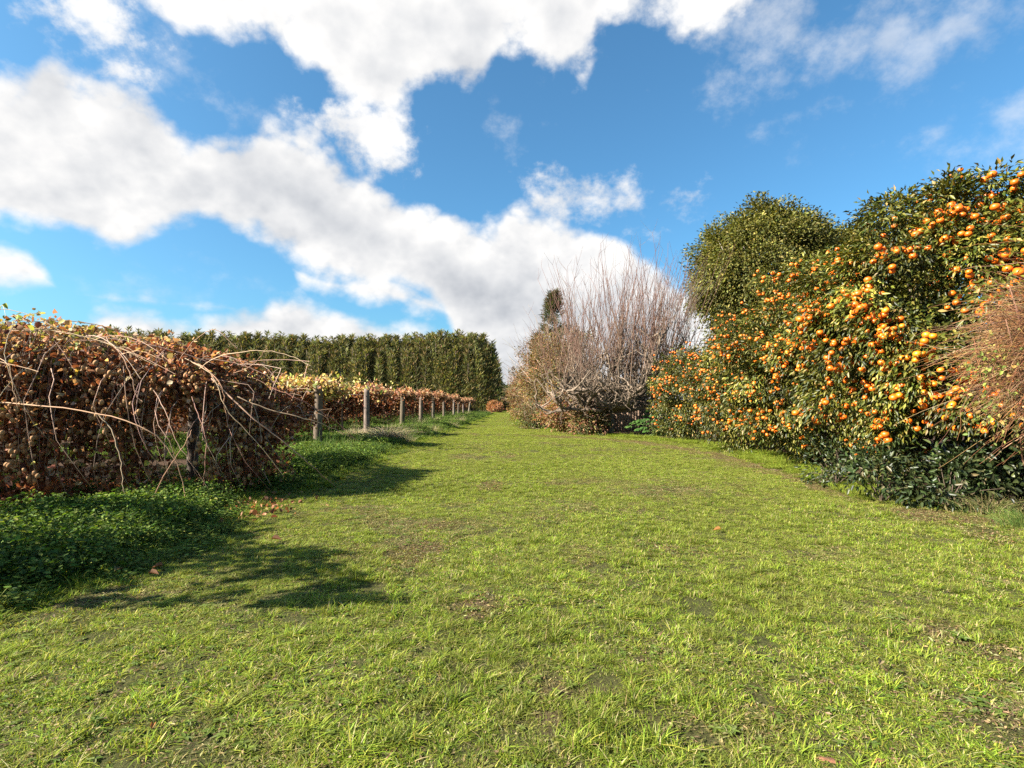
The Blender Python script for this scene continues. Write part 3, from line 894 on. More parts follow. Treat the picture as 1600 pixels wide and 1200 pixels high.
def row_canes(length, k, nst):
    cn, stems = MB(), []
    t6 = np.linspace(0, 1, 6)
    sx = -rng.random(k) * length; sy = rng.uniform(-2.4, 1, k); sz = 2.25 + rng.normal(0, .1, k); l_ = rng.uniform(.5, 1.4, k)
    dx = rng.normal(.2, .8, k)
    path = np.stack([sx[:, None] + (dx * l_)[:, None] * t6, sy[:, None] + rng.normal(0, .3, (k, 1)) * t6, sz[:, None] + (l_ * rng.uniform(.2, 1.1, k))[:, None] * t6 - (l_ * .7)[:, None] * t6 ** 2], -1)
    tubes(cn, path, np.linspace(.008, .004, 6)[None], pal(k, CANE), 3)
    for i in range(nst):                 # the leaning stems under the canopy
        x = -1.5 - i * 2.4 + rng.normal(0, .4)
        pts = smooth_path([(x, rng.normal(0, .2), -.05), (x + rng.normal(0, .1), rng.normal(0, .1), .9), (x + rng.normal(0, .3), rng.normal(0, .2), 2.0)], 8)
        sm = MB(); tube1(sm, pts, np.linspace(.05, .035, 8), (.14, .09, .06), 6); stems.append(sm)
    return cn, stems


ordinal = ['second', 'third', 'fourth', 'fifth', 'sixth', 'seventh', 'eighth', 'ninth', 'tenth', 'eleventh']
near_row = None
for i, y in enumerate(ROWS_Y):
    lab = ['second kiwifruit row along the lane, pale yellow leaves over its post', 'third kiwifruit row along the lane, brown skirt of leaves round its dark post'][i] if i < 2 else '%s kiwifruit row along the lane, brown leaves over grey end post' % ordinal[i]
    if i == 9: lab = 'farthest kiwifruit row in front of the windbreak, reddish leaves at its end'
    if i in (0, 1, 2):
        r = thing('kiwifruit_vine', lab, 'kiwifruit vine', (-6.2, y, 0), 'kiwifruit vines trained in rows')
        ln, nl, sz, sk, ye = [(20, 26000, .11, .8, 450), (22, 22000, .12, .8, 120), (24, 17000, .15, .55, 0)][i]
        mbr = row_mesh(ln, nl, K_FAR if i else K_TOP[:4] + K_YEL[:1], sz, sk, ye); cnr, stm = row_canes(ln, [90, 60, 40][i], 6)
        for nm, mm, mt in [('leaves', mbr, M_kiwi), ('canes', cnr, M_twig)] + [('stem', q_, M_bark) for q_ in stm]:
            o = bpy.data.objects.new(nm, mm.mesh(nm, mt)); C.objects.link(o); o.parent = r
        if i == 2: far_row = r
    else:
        copy_tree(far_row, (-6.2 + rng.normal(0, .12), y, rng.normal(0, .05)), None, (1, 1, 1.0 + rng.normal(0, .03)), lab)

r = thing('kiwifruit_vine', 'kiwifruit row just outside the left edge, throwing dappled shade on the near grass', 'kiwifruit vine', (-9, 4, 0), 'kiwifruit vines trained in rows')
mb, cn = MB(), MB(); n = 5200
f = rng.random(n); cy = 2.6 + f * 3.0; cx = -(cy * 1.03 + 1.25) - np.abs(rng.normal(0, 1, n)) * 2.6 - .5 * fbm(cy * 1.3, cy * 0, 9)
cz = 2.25 + (fbm(cx * 1.6, cy * 1.6, 23) - .5) * .7 + rng.normal(0, .1, n)
ok = fbm(cx * 1.9 + 5, cy * 1.9, 29) > .43
crumpled(mb, np.stack([cx, cy, cz], -1)[ok], .12, K_TOP, .2, True)
t7 = np.linspace(0, 1, 7)
for i in range(36):
    y0 = rng.uniform(2.6, 5.6); x0 = -(y0 * 1.03 + .9) - rng.uniform(0, 2.5); a = rng.normal(0, .6)
    tube1(cn, np.stack([x0 + .6 * t7 * math.sin(a) - .4 * t7, y0 + .9 * t7 * math.cos(a) - .45, 2.3 + .5 * np.sin(t7 * 3) * rng.random()], -1), np.linspace(.009, .004, 7), (.34, .22, .14), 4)
mb.build('leaves', M_kiwi, r); cn.build('canes', M_twig, r)

# posts
rng = np.random.default_rng(111)
def post(x, y, h, r, lean, label, dark=1.):
    mb = MB(); k = 14; t = np.linspace(0, 1, k)
    p = np.stack([x + lean[0] * t, y + lean[1] * t, -.1 + (h + .1) * t], -1)
    rr = r * (1.06 - .12 * t) * (1 + rng.normal(0, .02, k)); rr[-1] *= .9
    c = np.array([.145, .115, .082]) * dark * np.exp(rng.normal(0, .12, (k, 1)))
    tubes(mb, p[None], rr[None], c[None] * rng.uniform(.6, 1.15) * np.array([1, rng.uniform(.94, 1.06), rng.uniform(.85, 1.15)]), 12)
    return tag(mb.build('wooden_post', M_post, None, True), label, 'post', 'vineyard posts along the lane')


post(*gnd(300, 747)[:2], 2.15, .10, (.02, .0), 'dark wooden post half hidden inside the nearest drooping vine')
PL = ['stout weathered post, pale on its sunny side, at the second vine row',
      'dark post wrapped in leaves at the third vine row', 'grey post standing clear at the fourth vine row',
      'grey post standing clear at the fifth vine row', 'slim grey post at the sixth vine row along the lane',
      'slim grey post at the seventh vine row along the lane', 'thin grey post at the eighth vine row along the lane',
      'thin grey post at the ninth vine row along the lane', 'small distant post at the tenth vine row along the lane',
      'farthest small post, leaning, at the last vine row before the windbreak']
for i, y in enumerate(ROWS_Y):
    post(-6.27 + (.12 if i == 1 else rng.normal(0, .08)), y - (1.0 if i == 1 else .0), 2.05 + rng.normal(0, .08), [.135, .12, .135, .13, .12, .12, .11, .11, .11, .11][i], (rng.normal(0, .03) + (.3 if i == 9 else 0), 0), PL[i])
for k, (px, py, Y_) in enumerate(((645, 640, 43.), (676, 640, 56.))):
    x = (px - 800) / FPX * Y_
    post(x, Y_, 2., .07, (0, 0), ['slim inner post between the fourth and fifth posts by the lane', 'slim inner post between the fifth and sixth posts by the lane'][k], .9)
# trellis wires of the two nearest rows
for lab, y, z in (('thin steel trellis wire strung along the second vine row', 16.75, 1.86), ('thin steel trellis wire strung along the third vine row', 23.2, 1.9)):
    mb = MB(); t = np.linspace(0, 1, 12)
    tube1(mb, np.stack([-6.2 - 14 * t, np.full(12, y), z - .04 * np.sin(t * 9) ** 2], -1), np.full(12, .004), (.35, .33, .30), 4)
    tag(mb.build('trellis_wire', M_twig), lab, 'wire')

# ------------------------------------------------------------------ windbreak
rng = np.random.default_rng(103)
WB = [((.06, .068, .022), 5), ((.115, .112, .035), 5), ((.19, .17, .056), 3), ((.26, .175, .082), 2.2)]


def windbreak_proto(seed, h):
    mb = MB(); tr = MB()
    ns = 44
    a = rng.uniform(0, 6.28, ns); rr = np.sqrt(rng.random(ns)) * 1.7
    sx, sy = rr * np.cos(a), rr * np.sin(a); top = h * (1 - .24 * (rr / 1.7) ** 2.2 - .22 * rng.random(ns) ** 1.2); top[0] = h; sx[0] = sy[0] = 0
    bot = np.where(rng.random(ns) < .5, rng.uniform(0, .12, ns), rng.uniform(.1, .5, ns)) * h; sx += rng.normal(0, .3, ns)
    nl = 15000
    k = rng.integers(0, ns, nl); t = rng.random(nl) ** .9
    z = bot[k] + (top[k] - bot[k]) * t
    wdt = .50 * (1 - t) ** .9 + .03
    out = np.interp(z / h, [0, .25, .6, 1], [1.15, 1.1, .95, .7])
    th = rng.uniform(0, 6.28, nl); q_ = np.sqrt(rng.random(nl)) * wdt
    P = np.stack([sx[k] * out + q_ * np.cos(th), sy[k] * out + q_ * np.sin(th), z], -1)
    D = np.stack([np.cos(th) * .55, np.sin(th) * .55, rng.normal(.9, .35, nl)], -1)
    L_ = rng.uniform(.35, .85, nl)
    tone = (np.exp(rng.normal(0, .22, ns))[k] * np.exp(1.6 * (fbm(k * 7.3, z * .9, seed) - .5)))[:, None]
    leaves(mb, P, D, rng.normal(0, 1, (nl, 3)), L_, L_ * .17, np.clip(pal(nl, WB, .2) * tone, .01, .3), .1)
    tube1(tr, [(0, 0, -.2), (.05, 0, h * .4), (0, .05, h * .9)], [.22, .15, .03], (.16, .12, .09), 7)
    for j in range(1, ns):
        tube1(tr, smooth_path([(0, 0, bot[j] * .4 + .3), (sx[j] * .7, sy[j] * .7, bot[j] + .8), (sx[j], sy[j], top[j] * .95)], 6), [.07, .06, .05, .04, .03, .015], (.16, .12, .09), 4)
    return mb.mesh('crown', M_needle), tr.mesh('trunk', M_bark)


protos = [windbreak_proto(i, 13.8) for i in range(5)]
WB_L = 'tall feathery dark green tree in the close-set windbreak behind the vines'
k = 0
x = -88.
first = {}
while x < -4.6:
    px = 800 + x / 100 * FPX
    topy = np.interp(px, [80, 130, 250, 330, 420, 520, 620, 690, 740, 770, 783], [520, 514, 520, 522, 524, 528, 526, 520, 522, 528, 540])
    hh = ((HOR - topy) / FPX * 100 + 1.45) / 13.8
    i = k % 5
    last = x > -6.7
    lab = WB_L if not last else 'end tree of the tall windbreak, beside the gap at the lane'
    if i not in first:
        r = thing('windbreak_tree', lab, 'tree', (x, 100 + rng.normal(0, .35), 0), 'windbreak trees behind the vines')
        for nm, me in zip(('crown', 'trunk'), protos[i]):
            o = bpy.data.objects.new(nm, me); C.objects.link(o); o.parent = r
        first[i] = r
    else:
        r = copy_tree(first[i], (x, 100 + rng.normal(0, .35), 0), None, None, lab)
    r.rotation_euler = (0, 0, math.pi * rng.integers(0, 2) + rng.normal(0, .12)); s_ = hh * rng.uniform(.99, 1.04); r.scale = (1.9, .85, s_)
    x += rng.uniform(1.4, 2.1); k += 1


# ------------------------------------------------------------------ trees and shrubs on the right
rng = np.random.default_rng(104)
def crown(mb, c, rad, ncl, cr, nleaf, L, asp, cols, droop=.6, six=False, zmin=.1, shell=(.78, 1.04), flat=.8, tone=.2, fold=.25, seed=3, bump=.22, hollow=None):
    """leaf clumps over an uneven ellipsoid; returns the clump centres and their outward directions"""
    u = rng.normal(0, 1, (ncl, 3)); u = unit(u)
    u[:, 2] = np.where(u[:, 2] < -.93, -u[:, 2], u[:, 2])
    lump = 1 + bump * (2 * fbm(np.arctan2(u[:, 1], u[:, 0]) * 2.2 + seed * 5, u[:, 2] * 3.2 + seed, seed) - 1)
    rr = rng.uniform(*shell, ncl) * lump
    cc = np.asarray(c) + u * rr[:, None] * np.asarray(rad)
    ok = cc[:, 2] > zmin
    if hollow: ok &= ~((cc[:, 0] > hollow[0]) & (cc[:, 2] < hollow[1]))
    cc, u = cc[ok], u[ok]
    m_ = len(cc)
    k = rng.integers(0, m_, nleaf)
    off = np.clip(rng.normal(0, 1, (nleaf, 3)), -1.7, 1.7) * cr * (1, 1, flat) * .6
    P = cc[k] + off
    out = unit((P - c) / np.asarray(rad))
    P[:, 2] = np.maximum(P[:, 2], zmin * .6)
    D = out * .7 + unit(off) * .5 + rng.normal(0, .45, (nleaf, 3)); D[:, 2] -= droop
    Nn = out + rng.normal(0, .5, (nleaf, 3)); Nn[:, 2] += .35
    L_ = L * rng.uniform(.65, 1.25, nleaf)
    ct = np.exp(rng.normal(0, tone, (m_, 1)))[k]
    leaves(mb, P, D, Nn, L_, L_ * asp, np.clip(pal(nleaf, cols, .16) * ct, .003, .8), fold, six, .12)
    return cc, u


def limbs(mb, base, trunk_h, r0, ends, col, sides=6, k=7, wob=.12):
    """trunk and one limb to each end point"""
    base = np.asarray(base, float)
    fork = base + (0, 0, trunk_h)
    tube1(mb, smooth_path([base - (0, 0, .15), base + (.03, .02, trunk_h * .5), fork], 6), np.linspace(r0, r0 * .8, 6), col, 8)
    for e in ends:
        e = np.asarray(e, float); L_ = np.linalg.norm(e - fork)
        p = smooth_path([fork + rng.normal(0, r0 * .3, 3), fork + (e - fork) * .35 + (0, 0, L_ * .06) + rng.normal(0, wob * L_ * .4, 3), fork + (e - fork) * .7 + rng.normal(0, wob * L_ * .4, 3), e], k)
        tube1(mb, p, np.linspace(r0 * .5, .012, k), col, sides)


MAN = [((.054, .060, .008), 5), ((.090, .088, .012), 5), ((.14, .122, .022), 2.2), ((.23, .165, .05), .9), ((.026, .036, .006), 5)]
of_v, of_f = ball(.044, .84, 14, 10, .1)
of_mb = MB(); of_mb.add(of_v, (1, 1, 1), f4=of_f); ORANGE = of_mb.mesh('fruit', M_orange, True)


def mandarin(c, rad, zc_, nleaf, nclus, L, label, seed, extra=(), fs=1.0, kmax=99, zf=(.4, 9), hollow=None):
    root = thing('mandarin_tree', label, 'citrus tree', (c[0], c[1], 0), 'mandarin trees forming the fruiting hedge')
    mb = MB(); cen = np.array([c[0], c[1], zc_])
    cc, u = crown(mb, cen, rad, 210, .34, int(nleaf * .84), L, .35, MAN, .75, False, .12, seed=seed, bump=.36, tone=.3, hollow=hollow)
    crown(mb, cen, np.array(rad) * .62, 60, .55, int(nleaf * .22), L, .42, MAN, .6, False, .4, seed=seed)
    for ex, ey, ez, er in extra:          # branches that stick out of the outline
        crown(mb, np.array([ex, ey, ez]), (er, er, er), 7, .22, 620, L, .38, MAN, .3, False, .2, seed=seed + 3)
    mb.build('leaves', M_citrus, root)
    tr = MB()
    sel = rng.choice(len(cc), 26, replace=False)
    limbs(tr, (c[0], c[1], 0), .7, .13, [cen + (cc[i] - cen) * .85 for i in sel], (.12, .09, .065))
    tr.build('trunk', M_bark, root)
    # fruit in clusters near the outside
    camp = np.array([0, 0, CAM_H])
    pts = []
    w_ = np.maximum((unit(camp - cc) * u).sum(1), 0) + .12
    ci = rng.choice(len(cc), nclus, p=w_ / w_.sum())
    for i in ci:
        c0 = cc[i] + u[i] * rng.uniform(.08, .34) + rng.normal(0, .24, 3)
        if not zf[0] < c0[2] < zf[1]: continue
        for _ in range(rng.choice([1, 1, 2, 2, 3, 4])):
            pts.append(c0 + rng.normal(0, 1, 3) * (.065, .065, .05) * 1.1)
    for ex, ey, ez, er in extra:
        for _ in range(6):
            pts.append(np.array([ex, ey, ez - er * .35]) + rng.normal(0, .12, 3) + unit(camp - (ex, ey, ez)) * er * .6)
    pts = np.array(pts)
    pts = pts[np.array([np.linalg.norm(cc - p, axis=1).min() for p in pts]) < .42]
    d_face = ((unit(camp - pts)) * unit(pts - cen)).sum(1)
    vis = pts[d_face > -.1]; hid = pts[d_face <= -.1]
    vis = vis[np.argsort(np.linalg.norm(vis - camp, axis=1))]
    add_fruit(root, np.concatenate([vis, hid + 0.]), ORANGE, M_orange, of_v * fs, of_f, 'fruit', kmax, (.68 * fs, 1.18 * fs))
    return root


mandarin((8.1, 8.9), (2.75, 2.55, 2.40), 2.5, 100000, 1050, .104, 'tallest mandarin tree heavy with orange fruit, behind the red twiggy bush', 1, [(6.2, 8.5, 4.55, .3), (7.65, 8.1, 4.75, .32), (6.9, 8.2, 4.6, .3)], fs=1.1, hollow=(6.35, 1.25))
mandarin((8.0, 13.0), (2.55, 2.2, 2.45), 2.4, 78000, 820, .104, 'second mandarin tree from the right, fruit down to the lawn', 2, [(6.9, 12.2, 4.55, .3)])
mandarin((8.3, 17.1), (2.35, 2.1, 2.2), 2.15, 54000, 480, .104, 'third mandarin tree from the right, in front of the round-topped tree', 3)
mandarin((7.6, 21.6), (1.75, 1.9, 1.85), 1.8, 32000, 320, .104, 'smallest and leftmost mandarin tree, beside the bare tree', 4)

# round-topped broadleaf trees behind the mandarins
rng = np.random.default_rng(106)

BR = [((.085, .085, .018), 5), ((.12, .112, .024), 4), ((.17, .145, .038), 2), ((.045, .05, .012), 3)]


def broadleaf(c, rad, zc_, nleaf, label, seed, stems):
    root = thing('broadleaf_tree', label, 'tree', (c[0], c[1], 0), 'round-topped trees behind the hedge')
    mb = MB(); cen = np.array([c[0], c[1], zc_])
    crown(mb, cen, np.array(rad) * .8, 160, .8, nleaf // 3, .17, .5, BR, .35, False, zc_ - rad[2] * .7, seed=seed, shell=(.7, 1.0))
    cc, u = crown(mb, cen, rad, 620, .58, nleaf, .17, .5, BR, .35, False, zc_ - rad[2] * .8, seed=seed, bump=.26, shell=(.84, 1.04), tone=.28)
    crown(mb, cen + (-.6, -.5, -rad[2] * .95), (rad[0] * .75, rad[1] * .75, rad[2] * .5), 36, .55, int(nleaf * .12), .17, .5, BR, .5, False, .5, seed=seed)
    mb.build('crown', M_broad, root)
    tr = MB()
    for i in range(stems):
        b0 = np.array([c[0] + rng.normal(0, .5), c[1] + rng.normal(0, .5), 0])
        top = cen + (rng.uniform(-.5, .5) * rad[0], rng.uniform(-.5, .5) * rad[1], rng.uniform(-.3, .4) * rad[2])
        tube1(tr, smooth_path([b0 - (0, 0, .2), b0 * .6 + top * .4 + rng.normal(0, .25, 3), top], 9), np.linspace(.17, .04, 9), (.30, .26, .22), 7)
    sel = rng.choice(len(cc), 40, replace=False)
    for i in sel:
        b0 = cen + (rng.normal(0, .6), rng.normal(0, .6), -rad[2] * rng.uniform(.4, 1.2))
        tube1(tr, smooth_path([b0, (b0 + cc[i]) / 2 + rng.normal(0, .2, 3), cen + (cc[i] - cen) * .93], 6), np.linspace(.07, .015, 6), (.30, .26, .22), 5)
    tr.build('trunk', M_bark, root)
    return root


broadleaf((14.7, 30), (4.0, 3.6, 3.7), 8.7, 80000, 'large round-topped evergreen tree rising behind the mandarin hedge', 5, 7)
broadleaf((20.6, 31), (4.4, 3.6, 3.5), 8.2, 60000, 'lower rounded evergreen tree behind the tallest mandarin tree', 6, 5)

# bare tree with upright shoots
rng = np.random.default_rng(107)

def bare_tree():
    base = np.array([4.75, 26.0, 0.])
    root = thing('bare_tree', 'large leafless grey tree of upright shoots beside the mandarin hedge', 'tree', base)
    tr, tw = MB(), MB()
    GREY = (.15, .112, .08)
    limbs_ = []
    tube1(tr, smooth_path([base - (0, 0, .2), base + (.1, 0, .6), base + (.05, .05, 1.3)], 6), np.linspace(.19, .16, 6), (.12, .095, .075), 9)
    fork = base + (.05, .05, 1.2)
    for i in range(24):
        a = i * 2.4 + rng.normal(0, .3); reach = rng.uniform(1.2, 4.1); z1 = rng.uniform(.2, 3.8)
        e = fork + np.array([math.cos(a) * reach * 1.05, math.sin(a) * reach * .8, z1])
        k = 12
        p = smooth_path([fork, fork + (e - fork) * (.35, .35, .12) + rng.normal(0, .18, 3), fork + (e - fork) * (.7, .7, .45) + rng.normal(0, .25, 3), e], k)
        p[1:] += rng.normal(0, .045, (k - 1, 3))
        tube1(tr, p, np.linspace(.12, .045, k), np.array(GREY) * rng.uniform(.75, 1.25), 7); limbs_.append(p)
    sec = []
    for p in limbs_:
        for _ in range(11):
            j = rng.integers(4, 12); s0 = p[j]; d = rng.normal(0, 1, 3) * (1, .8, .45); d[2] += .35; d = d / np.linalg.norm(d)
            L_ = rng.uniform(.5, 1.5); k = 8; t = np.linspace(0, 1, k)[:, None]
            q_ = s0 + d * L_ * t + np.array([0, 0, .45 * L_]) * t ** 2 + np.cumsum(rng.normal(0, .055, (k, 3)), 0)
            q_[:, 2] = np.maximum(q_[:, 2], .9)
            tube1(tr, q_, np.linspace(.05, .016, k), np.array(GREY) * rng.uniform(.85, 1.25), 5); sec.append(q_)
    sp_ = np.concatenate(sec)                # tangled small branches
    k = 7; n3 = 900; t = np.linspace(0, 1, k); b3 = sp_[rng.integers(0, len(sp_), n3)]; d3 = unit(rng.normal(0, 1, (n3, 3)) + (0, 0, .35)); l3 = rng.uniform(.35, 1.2, n3)
    p3 = b3[:, None] + d3[:, None] * (l3[:, None] * t)[:, :, None] + np.cumsum(rng.normal(0, .045, (n3, k, 3)), 1) + np.array([0, 0, .25]) * (t ** 2)[None, :, None]
    p3[:, :, 2] = np.maximum(p3[:, :, 2], .5)
    tubes(tr, p3, np.linspace(.017, .005, k)[None], np.array(GREY) * np.exp(rng.normal(0, .2, (n3, 1))), 4)
    # upright shoots with side twigs
    allp = np.concatenate(sec + [p[4:] for p in limbs_])
    nsht = 470
    allp = allp[allp[:, 2] > 2.3]; s0 = allp[rng.integers(0, len(allp), nsht)]
    prof = np.interp(s0[:, 0] - base[0], [-3.8, -2.4, 0, 3, 4.4], [5.8, 8.0, 8.7, 9.6, 8.0])
    # keep the upright tips under a rising outline
    prof = prof * (.80 + .4 * fbm(s0[:, 0] * 1.3, s0[:, 1] * .6, 77)); L_ = np.clip((prof - s0[:, 2]) * rng.uniform(.2, 1.0, nsht) ** 1.3, .3, 6.0)
    k = 7; t = np.linspace(0, 1, k)
    d = np.stack([rng.normal(0, .20, nsht) + (s0[:, 0] - base[0]) * .06, rng.normal(0, .20, nsht), np.ones(nsht)], -1)
    path = s0[:, None, :] + d[:, None, :] * (L_[:, None] * t)[:, :, None] + np.cumsum(rng.normal(0, .04, (nsht, k, 3)), 1)
    cA, cB = np.array([.13, .088, .060]), np.array([.105, .048, .036])
    col = cA + (cB - cA) * t[None, :, None] * np.ones((nsht, 1, 1))
    tubes(tw, path, (np.linspace(.015, .004, k)[None] * np.clip(L_[:, None] / 2.5, .5, 1.3)), col * np.exp(rng.normal(0, .15, (nsht, 1, 1))), 4)
    nt_ = 3000
    a = rng.integers(0, nsht, nt_); j = rng.integers(1, k, nt_); b0 = path[a, j]
    d = np.stack([rng.normal(0, .5, nt_), rng.normal(0, .5, nt_), rng.uniform(.4, 1.2, nt_)], -1); d = unit(d)
    l2 = rng.uniform(.2, .9, nt_)
    tt = np.linspace(0, 1, 4)
    tp = b0[:, None] + d[:, None] * (l2[:, None] * tt)[:, :, None] + np.array([0, 0, .15]) * (tt ** 2)[None, :, None]
    tubes(tw, tp, np.linspace(.006, .003, 4)[None], pal(nt_, [((.15, .085, .066), 2), ((.19, .14, .10), 1), ((.13, .065, .05), 1)]), 3)
    tr.build('trunk', M_bark, root); tw.build('shoots', M_twig, root)


bare_tree()


def twig_bush(mb, c, rad, n, L, r, cols, dirf, k=6, sag=.25):
    u = unit(rng.normal(0, 1, (n, 3))); rr = rng.random(n) ** .5
    s0 = np.asarray(c) + u * (rr * np.exp(rng.normal(0, .22, n)))[:, None] * np.asarray(rad)
    d = unit(dirf(u, n)); l_ = L * rng.uniform(.4, 1.2, n); t = np.linspace(0, 1, k)
    p = s0[:, None] + d[:, None] * (l_[:, None] * t)[:, :, None] + np.cumsum(rng.normal(0, .012, (n, k, 3)), 1)
    p[:, :, 2] -= sag * (l_[:, None] * t ** 2); p[:, :, 2] = np.maximum(p[:, :, 2], .05)
    tubes(mb, p, np.linspace(r, r * .45, k)[None], pal(n, cols, .2), 3)


# second, pale bare tree between the first one and the evergreen
r = thing('bare_tree', 'pale leafless sapling between the big bare tree and the round evergreen', 'tree', (8.2, 27.5, 0))
mb = MB(); tw = MB(); b0 = np.array([8.2, 27.5, 0.])
for i in range(9):
    e = b0 + (rng.normal(.5, .7), rng.normal(0, .6), rng.uniform(4.8, 7.6))
    p = smooth_path([b0, b0 * .6 + e * .4 + rng.normal(0, .3, 3), e], 10); tube1(mb, p, np.linspace(.05, .010, 10), (.22, .21, .17), 5)
    for _ in range(34):
        s0 = p[rng.integers(3, 10)]; d = rng.normal(0, .45, 3); d[2] = abs(d[2]) + .5
        tube1(tw, smooth_path([s0, s0 + d * .6 + rng.normal(0, .05, 3), s0 + d * rng.uniform(.9, 1.5)], 5), np.linspace(.010, .004, 5), (.23, .19, .15), 3)
mb.build('trunk', M_bark, r); tw.build('shoots', M_twig, r)

# brown shrubs along the lane's right side
rng = np.random.default_rng(108)

AUT = [((.15, .085, .03), 4), ((.22, .14, .045), 3), ((.09, .09, .022), 3), ((.24, .10, .05), 2), ((.12, .12, .03), 2)]
PNK = [((.25, .11, .06), 3), ((.20, .15, .05), 3), ((.13, .13, .035), 2), ((.32, .16, .10), 1)]
GRN = [((.06, .075, .02), 4), ((.10, .10, .03), 3), ((.18, .12, .045), 2)]


def shrub(c, rad, nleaf, ntw, cols, label, L=.12, twl=1.3, tcol=None, seed=1, mat=None, up=1.):
    root = thing('shrub', label, 'shrub', (c[0], c[1], 0), 'brown and green shrubs beside the lane')
    mb, tw = MB(), MB(); cen = np.array([c[0], c[1], rad[2] * .98])
    crown(mb, cen, rad, 110, .42, nleaf, L, .5, cols, .45, False, .12, seed=seed, bump=.45, shell=(.5, 1.06), tone=.3)
    twig_bush(tw, cen + (0, 0, .15), np.array(rad) * .95, ntw, twl, .009, tcol or [((.30, .19, .12), 3), ((.36, .26, .18), 2), ((.22, .12, .08), 2)],
              lambda u, n: u * .7 + rng.normal(0, .35, (n, 3)) + np.array([0, 0, up]), sag=.12)
    for i in range(7):
        a = rng.uniform(0, 6.28); e = cen + np.array([math.cos(a), math.sin(a), .4]) * np.array(rad) * .7
        tube1(tw, smooth_path([(c[0] + rng.normal(0, .2), c[1] + rng.normal(0, .2), -.1), (np.array([c[0], c[1], 0]) + e) / 2, e], 7), np.linspace(.032, .012, 7), (.22, .17, .13), 5)
    mb.build('leaves', mat or M_brown, root); tw.build('twigs', M_twig, root)
    return root


shrub((2.05, 35.5), (1.85, 1.9, 3.05), 17000, 900, AUT, 'tall brown-leaved shrub at the bend of the lane, nearest the windbreak gap', .13, 1.6, seed=1)
shrub((3.1, 30.6), (2.0, 1.5, 2.8), 18000, 1000, AUT[:2] + GRN, 'mixed green and brown shrub left of the bare tree', .13, 1.6, seed=2)
shrub((2.9, 28.2), (1.3, 1.0, .95), 7000, 420, PNK, 'low shrub with pink-brown drooping leaves at the lawn edge', .14, .7, seed=3, up=.2)
shrub((1.35, 31.8), (.9, .8, .75), 4000, 260, GRN, 'low dark green bush at the foot of the tall brown shrub', .11, .9, seed=4)
shrub((3.75, 25.6), (.85, .6, .62), 4200, 160, PNK + GRN[:1], 'low reddish and green shrub at the foot of the bare tree', .12, .8, seed=9, up=.4)
shrub((.75, 47), (1.0, 3.0, 2.1), 8000, 420, AUT, 'brown twiggy shrub farther along the right of the lane', .15, 1.5, seed=6)
shrub((5.6, 30.2), (2.9, 1.0, 1.35), 15000, 500, GRN, 'dense dark shrub behind the wooden fence', .14, 1.2, seed=8)

# conifer behind the shrubs
def conifer(c, h, r0, label, n=12000, cols=None):
    root = thing('conifer_tree', label, 'tree', (c[0], c[1], 0), 'conifers beyond the shrubs')
    mb, tr = MB(), MB(); nb = 150
    t = rng.random(nb) ** .8; a = rng.uniform(0, 6.28, nb); z = h * (.06 + .92 * t); ln = r0 * (1 - t) ** .8 + .15
    d = np.stack([np.cos(a), np.sin(a), np.full(nb, .45)], -1)
    k = rng.integers(0, nb, n); q_ = rng.random(n)
    P = np.stack([np.full(n, c[0]), np.full(n, c[1]), z[k]], -1) + d[k] * (ln[k] * q_)[:, None] + rng.normal(0, .10, (n, 3))
    D = d[k] + rng.normal(0, .45, (n, 3))
    leaves(mb, P, D, rng.normal(0, 1, (n, 3)), rng.uniform(.15, .4, n), .05, pal(n, cols or [((.045, .055, .026), 3), ((.07, .075, .03), 2), ((.11, .09, .045), 1)], .2), .1)
    tube1(tr, [(c[0], c[1], -.2), (c[0], c[1], h * .5), (c[0], c[1], h * .98)], [.16, .1, .02], (.15, .11, .08), 7)
    base = np.stack([np.full(nb, c[0]), np.full(nb, c[1]), z], -1)
    tubes(tr, np.stack([base, base + d * ln[:, None]], 1), np.array([[.02, .006]]), np.array([.14, .10, .07]), 3)
    mb.build('crown', M_needle, root); tr.build('trunk', M_bark, root)


conifer((3.0, 37.5), 9.6, 1.9, 'narrow dark conifer rising behind the left side of the bare tree')
conifer((1.9, 38.5), 6.6, .9, 'short dark conifer behind the tall brown shrub', 5000)

# low dark trees in the gap at the lane's end
for px, Y_, h, rr_, lab in ((756, 118, 5.6, 3.2, 'low dark tree behind the end of the windbreak'), (778, 122, 6.2, 2.6, 'low dark tree in the gap at the end of the lane'), (800, 120, 5.4, 2.8, 'low dark tree at the lane end, next to the brown shrubs')):
    x = (px - 800) / FPX * Y_
    root = thing('distant_tree', lab, 'tree', (x, Y_, 0), 'low trees at the end of the lane')
    mb, tr = MB(), MB()
    crown(mb, np.array([x, Y_, h * .5]), (rr_, 2.5, h * .52), 60, .8, 3000, .5, .5, [((.035, .048, .018), 3), ((.06, .065, .024), 2)], .2, False, .1, seed=int(px))
    limbs(tr, (x, Y_, 0), 1., .2, [(x + rng.normal(0, 1), Y_, h * .8) for _ in range(5)], (.14, .11, .08))
    mb.build('crown', M_needle, root); tr.build('trunk', M_bark, root)
x = (774 - 800) / FPX * 96
root = thing('shrub', 'small russet bush at the far end of the lane', 'shrub', (x, 96, 0), 'brown and green shrubs beside the lane')
mb = MB(); crown(mb, np.array([x, 96, .9]), (1.3, 1.2, 1.1), 30, .45, 1800, .25, .5, [((.34, .15, .07), 3), ((.25, .15, .06), 2)], .3, False, .1)
mb.build('leaves', M_brown, root)
tw = MB(); twig_bush(tw, (x, 96, .5), (.6, .6, .4), 60, 1.2, .02, [((.2, .13, .09), 1)], lambda u, n: u + np.array([0, 0, 1.2])); tw.build('twigs', M_twig, root)

